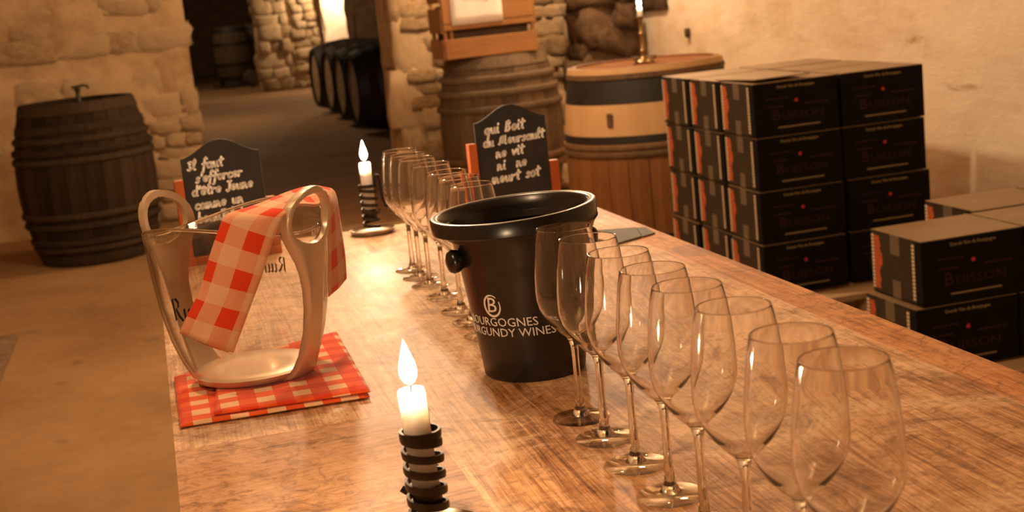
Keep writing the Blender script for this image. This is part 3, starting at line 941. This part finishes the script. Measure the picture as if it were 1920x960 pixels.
for k, y in enumerate(YN):
    o = copy_tree(gp)
    o['label'] = 'clear empty wine glass in the near row, %s of eight counted from the black bucket' % ordn[k]
    o['group'] = 'wine glasses in the near half of the row'
    o.location = (0.401 + random.uniform(-.001, .001), y, TT)
    o.rotation_euler.z = random.uniform(0, 6)

# ------------------------------------------------------------------ black wine bucket
BX, BY = 0.412, 1.605
bk = thing('wine_bucket', 'glossy black plastic spittoon bucket with flared lip and white lettering', 'bucket', (BX, BY, TT))
def RB(z):
    return 0.0625 + (0.0865 - 0.0625) * (z / 0.185) ** 1.15
prof = [(0, 0.0), (.060, 0.0), (.0625, .003)] + [(RB(z), z) for z in (.03, .06, .09, .12, .140)] + [(RB(.140) + .0006, .1412), (RB(.150) + .0002, .150), (.0835, .160), (.0855, .170), (.0890, .179), (.0935, .185), (.0935, .189), (.0880, .189), (.0845, .178)] + \
       [(RB(z) - .004, z) for z in (.155, .12, .09, .06, .03, .006)] + [(0, .006)]
link('body', G().lathe(prof, 72).me('body', M['black_plastic'], True), bk)
lipc = [(.087, .1845), (.0992, .1845), (.1006, .1858), (.1012, .2010), (.1000, .2030), (.0975, .2036), (.0930, .2030), (.0905, .2010), (.0865, .1900), (.0835, .1760), (.0815, .1760), (.084, .184)]
lp = link('lip', G().lathe(lipc, 72, closed=True).me('lip', M['black_plastic'], True), bk)
lp.rotation_euler = (0.0, math.radians(-2.4), 0)
for an in (-172, 8):
    a = math.radians(an)
    r0 = RB(.15) + .003
    g = G().lathe([(0, -.004), (.010, -.004), (.0135, .002), (.0145, .008), (.012, .0125), (.006, .015), (0, .0155)], 24)
    o = link('knob', g.me('knob', M['black_plastic'], True), bk, (r0 * math.cos(a), r0 * math.sin(a), .150))
    o.rotation_euler = (0, PI / 2, a)
def on_bucket(ang0):
    def fn(co):
        z = co.y
        a = ang0 + co.x / RB(z)
        r = RB(z) + 0.0004 + co.z
        return Vector((r * math.cos(a), r * math.sin(a), z))
    return fn
# direction from the bucket towards the camera
ac = math.atan2(-BY, -BX)
def bucket_text(s, size, zc, ang, off=0.0):
    me = text_mesh(s, size, M['white_print'], 'lettering', 'CENTER', 0.0002, off)
    subdiv_long(me, 0.004)
    for v in me.vertices:
        v.co.y += zc
    bend(me, on_bucket(ang))
    link('lettering', me, bk)
A0 = ac - math.radians(36)
bucket_text('BOURGOGNES', 0.0152, 0.0765, A0 + math.radians(2), 0.0)
bucket_text('BURGUNDY WINES', 0.0148, 0.0635, A0 + math.radians(7), 0.0)
# emblem: a B inside a swept ring
g = G()
n = 40
vs_, fs = [], []
for k in range(n + 1):
    a = math.radians(50 + 335 * k / n)
    wd = 0.0006 + 0.0009 * math.sin(PI * k / n)
    for rr in (-wd, wd):
        vs_.append(((0.0110 + rr) * math.cos(a), 0.0975 + (0.0130 + rr) * math.sin(a) , 0.0002))
for k in range(n):
    fs.append((2 * k, 2 * k + 1, 2 * k + 3, 2 * k + 2))
me = mesh('emblem', vs_, fs, M['white_print'])
bend(me, on_bucket(A0))
link('emblem', me, bk)
me = text_mesh('B', 0.0265, M['white_print'], 'emblem', 'CENTER', 0.0002, 0.0)
for v in me.vertices:
    v.co.x += 0.12 * v.co.y - 0.0005
    v.co.y += 0.0975
subdiv_long(me, 0.003)
bend(me, on_bucket(A0))
link('emblem', me, bk)

# ------------------------------------------------------------------ folded gingham cloth under the clear bucket
NZ = 0.011
cl_ = thing('folded_napkin', 'red checked cloth folded flat on the table under the clear bucket', 'napkin', (0, 0, TT))
def slab(nm, quad, z0, z1, nu, nv, uvo, rnd_amp, mat):
    """soft folded layer over a quad (four xy corners, counter-clockwise), rounded at the rim"""
    q = [Vector((*p, 0)) for p in quad]
    vs_, uvs, fs = [], [], []
    for side in (0, 1):
        for j in range(nv + 1):
            for i in range(nu + 1):
                u, v = i / nu, j / nv
                p = (q[0] * (1 - u) + q[1] * u) * (1 - v) + (q[3] * (1 - u) + q[2] * u) * v
                ed = min(u, 1 - u, v, 1 - v)
                e = min(1.0, ed / 0.05)
                prof_ = math.sqrt(max(0.0, 1 - (1 - e) ** 2))
                wob = rnd_amp * noise.noise(Vector((p.x * 22, p.y * 22, z0 * 300)))
                zm = (z0 + z1) / 2
                hh = (z1 - z0) / 2
                z = zm + (hh * (0.25 + 0.75 * prof_) + wob * e) * (1 if side else -1)
                if not side:
                    z = zm - hh * (0.25 + 0.75 * prof_)
                vs_.append((p.x + 0.3 * wob, p.y + 0.4 * wob, z))
                uvs.append((p.x + uvo[0] + 0.0 * side, p.y + uvo[1] + (0.3 * (z - zm))))
    m = (nu + 1) * (nv + 1)
    for side in (0, 1):
        for j in range(nv):
            for i in range(nu):
                a = side * m + j * (nu + 1) + i
                f = (a, a + 1, a + nu + 2, a + nu + 1)
                fs.append(f if side else f[::-1])
    def rim(a, b):
        fs.append((a, b, b + m, a + m))
    for i in range(nu):
        rim(i, i + 1)
        rim(nv * (nu + 1) + i + 1, nv * (nu + 1) + i)
    for j in range(nv):
        rim(j * (nu + 1) + nu, (j + 1) * (nu + 1) + nu)
        rim((j + 1) * (nu + 1), j * (nu + 1))
    return mesh(nm, vs_, fs, mat, True, uvs)
link('lower_fold', slab('lower_fold', [(-0.018, 1.600), (0.203, 1.592), (0.212, 1.935), (-0.019, 1.84)], 0.0005, 0.0062, 40, 40, (0.003, 0.004), 0.0010, M['gingham_bold']), cl_)
link('upper_fold', slab('upper_fold', [(0.022, 1.609), (0.205, 1.595), (0.211, 1.932), (0.040, 1.86)], 0.0058, 0.0115, 40, 40, (0.012, 0.013), 0.0010, M['gingham_bold']), cl_)

# ------------------------------------------------------------------ clear champagne bucket with gold handles
CX, CY = 0.083, 1.762
ZN = TT + NZ + 0.0008
ch = thing('champagne_bucket', 'clear acrylic champagne bucket with two gold loop handles on the checked cloth', 'ice bucket', (CX, CY, ZN))
ach = math.atan2(-CY, -CX)
AR = ach + math.radians(50)         # right handle, turned towards the camera
AL = AR + PI
PRF = [(0.0, .070), (.004, .0755), (.012, .0805), (.03, .089), (.06, .0985), (.10, .1065), (.15, .1118), (.20, .1145), (.26, .1165)]
def RC(z):
    for k in range(len(PRF) - 1):
        if z <= PRF[k + 1][0]:
            f = (z - PRF[k][0]) / (PRF[k + 1][0] - PRF[k][0])
            return PRF[k][1] + (PRF[k + 1][1] - PRF[k][1]) * f
    return PRF[-1][1]
g = G()
n, zs = 96, [0.006, .012, .02, .03, .045, .06, .08, .10, .125, .15, .175, .20]
vs_, fs = [], []
cols = []
for k in range(n):
    a = 2 * PI * k / n
    zr = 0.196 - 0.012 * math.cos(2 * (a - AR))
    col = [(RC(z * zr / .2), z * zr / .2) for z in zs]
    ri = RC(zr)
    col += [(ri - .001, zr + .0015), (ri - .003, zr + .0012)]
    col += [(RC(z * zr / .2) - .0035, z * zr / .2 + 0.002) for z in reversed(zs)]
    cols.append([(r * math.cos(a), r * math.sin(a), z) for r, z in col])
m = len(cols[0])
for c in cols:
    vs_ += c
for k in range(n):
    k2 = (k + 1) % n
    for j in range(m - 1):
        fs.append((k * m + j, k2 * m + j, k2 * m + j + 1, k * m + j + 1))
g.add(vs_, fs)
link('clear_body', g.me('clear_body', M['acrylic'], 'all'), ch)
pts = []
for k in range(97):
    a = 2 * PI * k / 96
    zr = 0.197 - 0.012 * math.cos(2 * (a - AR))
    pts.append(((RC(zr) - .0016) * math.cos(a), (RC(zr) - .0016) * math.sin(a), zr))
link('clear_rim', G().tube(pts, .0021, 8, False).me('clear_rim', M['glass_solid'], True), ch)
link('gold_base', G().lathe([(0, 0), (.068, 0), (.0735, .002), (.0775, .007), (.0782, .010), (.0745, .011), (.070, .0125), (.045, .0108), (0, .0115)], 72).me('gold_base', M['gold'], True), ch)

def on_ch(s, z, a0, off):
    r = RC(z) + off
    a = a0 + s / r
    return Vector((r * math.cos(a), r * math.sin(a), z))
def handle(a0, nm):
    g = G()
    ws = [(0.001, .030), (.006, .0265), (.014, .0225), (.03, .0190), (.06, .0165), (.09, .0168), (.115, .0190), (.135, .0232), (.150, .0290), (.162, .0350), (.172, .0400), (.182, .0440), (.192, .0465), (.202, .0470), (.212, .0450), (.221, .0400), (.228, .0335), (.234, .0245), (.2375, .0150), (.2395, .005)]
    hs = [(.170, 0), (.172, .009), (.175, .0180), (.182, .0290), (.192, .0355), (.202, .0365), (.212, .0340), (.220, .0285), (.226, .0200), (.2295, .0100), (.231, 0)]
    def lerp(tab, z):
        if z <= tab[0][0]:
            return tab[0][1]
        for k in range(len(tab) - 1):
            if z <= tab[k + 1][0]:
                f = (z - tab[k][0]) / (tab[k + 1][0] - tab[k][0])
                return tab[k][1] + (tab[k + 1][1] - tab[k][1]) * f
        return tab[-1][1]
    zs_ = sorted(set([z for z, _ in ws] + [z for z, _ in hs]))
    nw = 7
    T_ = 0.0068
    rows = []
    for z in zs_:
        W = lerp(ws, z)
        w_ = lerp(hs, z) if hs[0][0] < z < hs[-1][0] else 0.0
        lean = 0.12 * max(0, z - 0.185)
        row = []
        for sg in (-1, 1):
            for side in (0, 1):
                for i in range(nw):
                    u = i / (nw - 1)
                    s_ = (W + (w_ - W) * u)
                    if w_ > 0:
                        q = 2 * u - 1
                        th = T_ * math.sqrt(max(0, 1 - q ** 4))
                    else:
                        th = T_ * math.sqrt(max(0, 1 - (1 - u) ** 6)) if u < 1 else T_
                    back = -0.0008 - (0.0016 if z > .19 else 0)
                    row.append(on_ch(sg * s_, z, a0, (0.0012 + th if side else back) + lean))
        rows.append(row)
    m = len(rows[0])
    vs_ = [p for r in rows for p in r]
    fs = []
    for k in range(len(rows) - 1):
        z0_, z1_ = zs_[k], zs_[k + 1]
        hole = hs[0][0] <= z0_ and z1_ <= hs[-1][0]
        b0, b1 = k * m, (k + 1) * m
        for sg in (0, 1):
            o_ = sg * 2 * nw
            for side in (0, 1):
                for i in range(nw - 1):
                    fs.append((b0 + o_ + side * nw + i, b0 + o_ + side * nw + i + 1, b1 + o_ + side * nw + i + 1, b1 + o_ + side * nw + i))
            fs.append((b0 + o_, b1 + o_, b1 + o_ + nw, b0 + o_ + nw))
            if hole:
                e_ = nw - 1
                fs.append((b0 + o_ + e_, b0 + o_ + nw + e_, b1 + o_ + nw + e_, b1 + o_ + e_))
    e = (len(rows) - 1) * m
    for b_ in (0, e):
        for sg in (0, 1):
            o_ = b_ + sg * 2 * nw
            fs.append(tuple(o_ + i for i in range(nw)) + tuple(o_ + nw + i for i in reversed(range(nw))))
    g.add(vs_, fs)
    link(nm, g.me(nm, M['gold'], True), ch)
handle(AR, 'handle')
handle(AL, 'handle')

# blackletter name on the clear body, drawn with a broad nib
BL = {'R': (1.15, [[(.15, 1.55), (.25, 1.7), (.25, .1), (.1, .0), (.45, .15)], [(.25, 1.6), (.6, 1.75), (.85, 1.45), (.75, 1.05), (.4, .9)], [(.5, .9), (.75, .35), (1.0, .05)]]),
      'u': (.85, [[(.05, .9), (.18, 1.0), (.18, .2), (.35, .0), (.6, .2)], [(.5, .9), (.63, 1.0), (.63, .15), (.8, .05)]]),
      'i': (.45, [[(.05, .9), (.18, 1.0), (.18, .15), (.36, .05)], [(.14, 1.4), (.26, 1.5)]]),
      'n': (.85, [[(.05, .9), (.18, 1.0), (.18, .0)], [(.18, .75), (.45, 1.0), (.62, .85), (.62, .15), (.8, .05)]]),
      'a': (.8, [[(.1, .85), (.35, 1.0), (.55, .85), (.55, .15), (.75, .05)], [(.55, .55), (.15, .4), (.12, .15), (.3, .0), (.55, .15)]]),
      'r': (.62, [[(.05, .9), (.18, 1.0), (.18, .0), (.34, .08)], [(.18, .75), (.4, 1.0), (.55, .9)]]),
      't': (.6, [[(.22, 1.35), (.22, .2), (.36, .0), (.54, .12)], [(.02, 1.0), (.52, 1.0)]])}
def blackletter(word, h, fn, mat):
    g = G()
    cx = 0.0
    tot = sum(BL[c][0] for c in word)
    nib = Vector((0.11, 0.075))
    for c in word:
        for st in BL[c][1]:
            for p, q in zip(st[:-1], st[1:]):
                nseg = 3
                for k in range(nseg):
                    a = [p[0] + (q[0] - p[0]) * k / nseg, p[1] + (q[1] - p[1]) * k / nseg]
                    b = [p[0] + (q[0] - p[0]) * (k + 1) / nseg, p[1] + (q[1] - p[1]) * (k + 1) / nseg]
                    pts = []
                    for (x, y), sg in ((a, -1), (a, 1), (b, 1), (b, -1)):
                        pts.append(fn((cx + x - tot / 2 + nib.x * sg) * h, (y + nib.y * sg) * h))
                    g.add(pts, [(0, 1, 2, 3)])
        cx += BL[c][0]
    return g.me('lettering', mat, fix=False)
fr = ach - math.radians(31)
link('lettering', blackletter('Ruinart', 0.0165, lambda x, y: on_ch(x, 0.095 + y, fr, 0.0006), M['black_print']), ch)
bkr = ach + PI - math.radians(17)
link('lettering', blackletter('Ruinart', 0.0115, lambda x, y: on_ch(x, 0.108 + y, bkr, 0.0006), M['grey_print']), ch)

# ------------------------------------------------------------------ gingham towel hung over the right handle
secs = [  # left pixel, left Y, right pixel, right Y
    ((336, 624), 1.628, (437, 661), 1.632), ((352, 590), 1.628, (452, 620), 1.632), ((371, 553), 1.630, (467, 580), 1.634), ((384, 512), 1.632, (482, 540), 1.636), ((396, 470), 1.634, (495, 502), 1.637),
    ((408, 437), 1.637, (505, 470), 1.640), ((420, 409), 1.640, (515, 440), 1.643), ((436, 399), 1.648, (527, 413), 1.648), ((464, 391), 1.664, (541, 398), 1.658), ((500, 378), 1.690, (556, 386), 1.672), ((530, 365), 1.725, (572, 384), 1.695), ((562, 354), 1.76, (592, 386), 1.72),
    ((588, 350), 1.785, (606, 380), 1.735), ((606, 352), 1.800, (613, 376), 1.745), ((626, 360), 1.812, (615, 395), 1.752), ((634, 400), 1.822, (615, 430), 1.756), ((640, 440), 1.826, (614, 470), 1.757), ((646, 485), 1.826, (613, 520), 1.756), ((648, 522), 1.826, (613, 557), 1.754)]
tw = thing('tea_towel', 'red checked tea towel hung over the gold handle of the clear bucket', 'towel', at(390, 640, 1.63))
base = Vector(tw.location)
nu = 14
vs_, uvs, fs = [], [], []
fine = []
for k in range(len(secs) - 1):
    for q in range(3):
        fine.append((k, q / 3))
fine.append((len(secs) - 2, 1.0))
def cr(p0, p1, p2, p3, t):
    return 0.5 * (2 * p1 + (p2 - p0) * t + (2 * p0 - 5 * p1 + 4 * p2 - p3) * t * t + (3 * p1 - p0 - 3 * p2 + p3) * t ** 3)
Lp = [at(*s[0], s[1]) for s in secs]
Rp = [at(*s[2], s[3]) for s in secs]
ln = 0.0
prev = None
for k, t_ in fine:
    ids = [max(0, k - 1), k, k + 1, min(len(secs) - 1, k + 2)]
    L = cr(*[Lp[i] for i in ids], t_)
    R_ = cr(*[Rp[i] for i in ids], t_)
    mid = (L + R_) / 2
    if prev is not None:
        ln += (mid - prev).length
    prev = mid
    for i in range(nu + 1):
        u = i / nu
        p = L * (1 - u) + R_ * u
        bow = 0.006 * math.sin(PI * u)
        rip = 0.0022 * noise.noise(Vector((u * 3.0, ln * 30, 4.0)))
        p = p + Vector((0, -1, 0)) * (bow + rip)
        vs_.append(p - base)
        uvs.append((u * 0.070 - 0.0113, ln))
rows = len(fine)
for j in range(rows - 1):
    for i in range(nu):
        a = j * (nu + 1) + i
        fs.append((a, a + 1, a + nu + 2, a + nu + 1))
o = link('cloth', mesh('cloth', vs_, fs, M['gingham'], True, uvs), tw)
md = o.modifiers.new('thickness', 'SOLIDIFY')
md.thickness = 0.0035
md.offset = 0
# inner folded layer showing below the hem
LL = [at(366, 640, 1.635), at(392, 590, 1.637)]
RR = [at(428, 662, 1.637), at(446, 600, 1.639)]
vs_ = [LL[0] - base, RR[0] - base, RR[1] - base, LL[1] - base]
o = link('inner_fold', mesh('inner_fold', vs_, [(0, 1, 2, 3)], M['gingham'], False, [(.005, .02), (.06, .02), (.06, .06), (.005, .06)]), tw)
md = o.modifiers.new('thickness', 'SOLIDIFY')
md.thickness = 0.004
md.offset = 0

# ------------------------------------------------------------------ spiral iron candlesticks
def spiral_stick(label, loc, rz, hook_ang, pitch=0.0144, r=0.0168, turns=6, z0=0.012):
    t = thing('spiral_candlestick', label, 'candlestick', loc, (0, 0, rz), 'spiral iron candlesticks')
    link('dish', G().lathe([(0, .0), (.040, .0), (.0455, .005), (.0470, .010), (.0455, .0105), (.042, .0065), (.036, .0035), (0, .0035)], 48).me('dish', M['steel_dish'], True), t)
    n = turns * 40
    hb, th = 0.0034, 0.0012
    vs_, fs = [], []
    for k in range(n + 41):
        a = 2 * PI * k / 40
        zc = z0 + pitch * a / (2 * PI) if k <= n else z0 + pitch * turns
        tap = 1.0
        for rr, zz in ((r - th, -hb), (r + th, -hb), (r + th * 1.3, 0), (r + th, hb), (r - th, hb)):
            vs_.append((rr * math.cos(a), -rr * math.sin(a), zc + zz * tap))
    for k in range(n + 40):
        for q in range(5):
            q2 = (q + 1) % 5
            fs.append((k * 5 + q, k * 5 + q2, (k + 1) * 5 + q2, (k + 1) * 5 + q))
    fs.append((4, 3, 2, 1, 0))
    e = (n + 40) * 5
    fs.append(tuple(e + q for q in range(5)))
    g = G()
    g.add(vs_, fs)
    link('spiral', g.me('spiral', M['iron'], True), t)
    zt = z0 + pitch * turns
    # S-shaped carrying hook at the top ring
    pts = []
    ca, sa = math.cos(hook_ang), math.sin(hook_ang)
    for x, z in ((.0165, -.004), (.0145, .006), (.015, .015), (.019, .021), (.024, .019), (.0262, .008), (.0270, -.010), (.0285, -.028), (.0315, -.043), (.0350, -.047), (.0375, -.042)):
        pts.append((x * ca, x * sa, zt + z))
    g = G().tube(pts, [.0028, .0031, .0032, .0032, .0032, .0032, .0032, .0031, .0030, .0030, .0034], 8)
    link('hook', g.me('hook', M['iron'], True), t)
    g = G().lathe([(0, 0), (.0118, 0), (.0128, .004), (.0128, .020), (.010, .024), (0, .024)], 24)
    link('slider', g.me('slider', M['iron'], True), t, (0, 0, z0 + 0.017))
    g = G().tube([(.010, 0, z0 + .028), (.021, .004, z0 + .030), (.0245, .006, z0 + .033)], .0032)
    link('slider_knob', g.me('slider_knob', M['iron'], True), t)
    return t, zt
FC = (0.4035, 2.79)
spiral_stick('spiral iron candlestick on a round dish near the far table end', (*FC, TT), 0.3, -0.3 - 0.25)
candle('burning white candle in the far spiral candlestick beside the glasses', (FC[0], FC[1], TT + .0415), 0.1045, 0.0118, 0.042, 0.0078, 2.4, (0, math.radians(0.0), 0), 'burning table candles')
NC = (0.183, 1.13)
spiral_stick('spiral iron candlestick in the foreground, cut by the picture edge', (*NC, TT), 2.2, 1.15 - 2.2, 0.0141)
candle('burning white candle in the foreground spiral candlestick, nearest the viewer', (NC[0], NC[1], TT + .0415), 0.0950, 0.0118, 0.040, 0.0078, 2.0, (0, math.radians(-2.2), 0), 'burning table candles')

# ------------------------------------------------------------------ chalkboards
def chalkboard(label, loc, rz, lines, xh, rad):
    t = thing('chalkboard', label, 'chalkboard', loc, (0, 0, rz))
    wd, h0, h1 = 0.075, 0.016, 0.205
    poly = [(-wd, h0), (wd, h0), (wd, h1)]
    for k in range(1, 20):
        u = 1 - 2 * k / 20
        poly.append((wd * u, h1 + 0.030 * (0.5 + 0.5 * math.cos(PI * u)) ** 0.9))
    poly.append((-wd, h1))
    link('board', G().prism(poly, (0, .006, 0), (0, -.003, 0)).me('board', M['slate'], bevel=0.0008), t)
    for x0, x1, h in ((-wd - .018, -wd - .0005, .166), (wd + .0005, wd + .018, .112)):
        link('post', G().box(x0, x1, -.010, .010, 0.0, h).me('post', M['post'], bevel=0.0015), t)
    link('rail', G().box(-wd - .018, wd + .018, -.014, .014, 0.0, .0155).me('rail', M['post'], bevel=0.0015), t)
    g = G()
    handwriting(g, lines, xh, rad, -.0036)
    link('handwriting', g.me('handwriting', M['chalk'], fix=False), t)
    return t
chalkboard('small arched chalkboard with four handwritten lines behind the clear bucket', (0.118, 2.72, TT), 0.05,
           [('Il faut', -.064, .182, .03, 1.0), ("s'efforcer", -.052, .157, .03, .98), ("d'Etre jeune", -.062, .1325, .03, 1.0), ('comme un', -.060, .106, .03, 1.0), ('beaujolais', -.058, .080, .03, 1.0)], 0.0098, 0.0022)
chalkboard('small arched chalkboard reading about drinking wine, behind the black bucket', (0.690, 2.70, TT), 0.06,
           [('qui Boit', -.055, .181, .04, 1.1), ('du Meursault', -.060, .156, .04, .98), ('ne vit', -.036, .132, .04, 1.05), ('ni  ne', -.036, .107, .04, 1.05), ('meurt sot', -.050, .081, .04, 1.1)], 0.0098, 0.0022)

# grey folded card at the table's right edge
sl = thing('folded_card', 'flat slate-grey folder lying at the right table edge behind the near glasses', 'folder', (0.80, 2.37, TT))
P4 = [(0.700, 2.30), (0.754, 2.288), (0.838, 2.325), (0.828, 2.412), (0.745, 2.455), (0.69, 2.42)]
def card(pts, z0, z1):
    return G().prism([(x - .80, y - 2.37) for x, y in pts], (0, 0, z1 - z0), (0, 0, z0), (1, 0, 0), (0, 1, 0)).me('cover', M['grey_card'], bevel=0.0006)
link('cover', card([(0.64, 2.305), (0.756, 2.290), (0.816, 2.322), (0.838, 2.415), (0.745, 2.452), (0.65, 2.44)], 0.0006, 0.004), sl)
link('flap', card([(0.8175, 2.3225), (0.848, 2.340), (0.853, 2.400), (0.8395, 2.414)], 0.0006, 0.003), sl)

# ------------------------------------------------------------------ wine cartons
BLN, BWD, BHT = 0.303, 0.258, 0.175
def make_carton():
    t = thing('wine_carton', 'x', 'carton')
    L, W, Hh = BLN, BWD, BHT
    link('body', G().box(0, L, 0, W, 0, Hh - .002).me('body', M['carton'], bevel=0.002), t)
    link('lid', G().box(.001, L - .001, .001, W - .001, Hh - .0022, Hh).me('lid', M['carton_top'], bevel=0.0008), t)
    link('end_panel', G().box(-.0006, .002, .030, W - .004, .004, Hh - .004).me('end_panel', M['carton_end']), t)
    # orange strip with a ragged inner edge on the end face (far side), dotted borders
    g = G()
    y1 = W - .004
    n = 12
    rr = random.Random(4)
    edge = [y1 - .030 - rr.uniform(0, .022) for _ in range(n + 1)]
    vs_, fs = [], []
    for k in range(n + 1):
        z = .014 + (Hh - .028) * k / n
        vs_ += [(-.0009, y1 - .014, z), (-.0009, edge[k] - .006, z)]
    for k in range(n):
        fs.append((2 * k, 2 * k + 2, 2 * k + 3, 2 * k + 1))
    g.add(vs_, fs)
    link('orange_strip', g.me('orange_strip', M['carton_orange'], fix=False), t)
    for yc, m in ((y1 - .006, 'carton_cream'), (.040, 'carton_cream')):
        g = G()
        for k in range(15):
            z = .016 + (Hh - .032) * k / 14
            g.box(-.0012, 0, yc - .0062, yc + .0062, z - .0036, z + .0036)
        link('dotted_border', g.me('dotted_border', M[m], fix=False), t)
    link('tape', G().box(-.0010, .001, W * .42, W * .60, Hh - .055, Hh - .002).me('tape', M['tape']), t)
    link('tape', G().box(-.0010, .001, W * .42, W * .58, .002, .050).me('tape', M['tape']), t)
    def face_text(s, size, x, z, mat, off=0.0, sx=1.0):
        me = text_mesh(s, size, M[mat], 'lettering', 'CENTER', 0.0002, off)
        bend(me, lambda c: Vector((x + c.x * sx, -.0004 - c.z, z + c.y)))
        link('lettering', me, t)
    face_text('Grands Vins de Bourgogne', .0125, L * .50, Hh - .018, 'carton_cream_dim', 0.0003)
    me = text_mesh('UISSON', .034, M['carton_name'], 'lettering', 'CENTER', 0.0002, -0.0004)
    bend(me, lambda c: Vector((L * .57 + c.x * 1.30, -.0004 - c.z, .060 + c.y)))
    big = text_mesh('B', .048, M['carton_name'], 'lettering', 'CENTER', 0.0002, -0.0004)
    bend(big, lambda c: Vector((L * .255 + c.x * 1.1, -.0004 - c.z, .0645 + c.y)))
    link('lettering', big, t)
    link('lettering', me, t)
    g = G()
    for k in range(5):
        g.box(L * .16 + k * .012, L * .16 + k * .012 + .009, -.0008, 0, .092, .097)
        g.box(L * .60 + k * .018, L * .60 + k * .018 + .014, -.0008, 0, .092, .097)
        g.box(L * .15 + k * .016, L * .15 + k * .016 + .012, -.0008, 0, .118, .122)
    o = link('fine_print', g.me('fine_print', M['carton_name'], fix=False), t)
    o['kind'] = 'stuff'
    g = G().lathe([(0, 0), (.0065, 0), (.0065, .0009), (0, .0009)], 6)
    link('emblem', g.me('emblem', M['carton_red']), t, (L * .50, 0, .109), (PI / 2, 0, 0))
    g = G().box(L * .27, L * .77, -.0008, 0, .023, .0275)
    link('cream_line', g.me('cream_line', M['carton_cream_dim'], fix=False), t)
    return t
proto = make_carton()
first = [True]
def put(x, y, z, label, group, rz=0.0):
    if first[0]:
        o = proto
        first[0] = False
    else:
        o = copy_tree(proto)
    o.location = (x, y, z)
    o.rotation_euler = (0, 0, rz)
    o['label'] = label
    o['group'] = group
    return o
SX, SY, SZ = 1.889, 4.178, 0.150
PITX, PITY, PITZ = BLN + .008, 0.2735, 0.1778
rown = ['top', 'second', 'third', 'bottom']
coln = ['front column', 'middle column', 'column nearest the barrel']
rj = random.Random(11)
lid_box = None
for r in range(4):
    for c in range(3):
        for q in range(2):
            if r > 0 and c > 0 and q > 0:
                continue
            dx = rj.uniform(-.001, .006) if q else rj.uniform(-.006, .003)
            dx += (0.006 if (q and r >= 2) else 0)
            dy = rj.uniform(-.003, .003) - (0.005 if (c == 1 and r == 1) else 0)
            lb = 'black wine carton, tall stack, %s layer, %s, %s' % (rown[r], coln[c], 'right half' if q else 'left half')
            o = put(SX + q * PITX + dx, SY + c * PITY + dy, SZ + (3 - r) * PITZ, lb, 'wine cartons in the tall stack', rj.uniform(-.004, .004))
            if r == 0 and c == 0 and q == 0:
                lid_box = o
cs = thing('cardboard_sheet', 'loose brown cardboard lid lying askew on top of the tall carton stack', 'cardboard', (SX + .11, SY + .17, SZ + 4 * PITZ - .002), (math.radians(-1.6), math.radians(0.0), 0.05))
link('sheet', G().box(-.10, .10, -.15, .15, .005, .009).me('sheet', M['carton_top'], bevel=0.001), cs)
fx, fy, fz = 1.866, 3.165, 0.140
for r in range(2):
    for c in range(2):
        for q in range(2):
            lb = 'black wine carton, low front stack, %s layer, %s row, %s' % ('upper' if r == 0 else 'lower', 'front' if c == 0 else 'rear', 'right one' if q else 'left one')
            put(fx + q * (BLN + .012) + c * 0.335 - (0.022 if r else 0) + rj.uniform(-.003, .003), fy + c * 0.276, fz + (1 - r) * PITZ, lb, 'wine cartons in the low front stack', rj.uniform(-.006, .006))

def pallet(label, x0, x1, y0, y1, h):
    t = thing('pallet', label, 'pallet', ((x0 + x1) / 2, (y0 + y1) / 2, 0))
    w2_, d2 = (x1 - x0) / 2, (y1 - y0) / 2
    nb = 7
    for k in range(nb):
        y = -d2 + (2 * d2 - .095) * k / (nb - 1)
        link('deck_board', G().box(-w2_, w2_, y, y + .095, h - .022, h).me('deck_board', M['pallet'], bevel=.003), t)
    for x in (-w2_, -.05, w2_ - .10):
        link('stringer', G().box(x, x + .10, -d2, d2, h - .044, h - .0225).me('stringer', M['pallet'], bevel=.003), t)
        for y in (-d2, -.07, d2 - .14):
            link('pallet_block', G().box(x, x + .10, y, y + .14, .02, h - .0445).me('pallet_block', M['pallet'], bevel=.004), t)
        link('bottom_board', G().box(x, x + .10, -d2, d2, 0, .0195).me('bottom_board', M['pallet'], bevel=.003), t)
pallet('pale wooden pallet under the tall carton stack', 1.80, 2.66, 4.04, 5.06, SZ - .001)
pallet('pale wooden pallet under the low front carton stack', 1.80, 2.70, 3.06, 3.86, fz - .001)
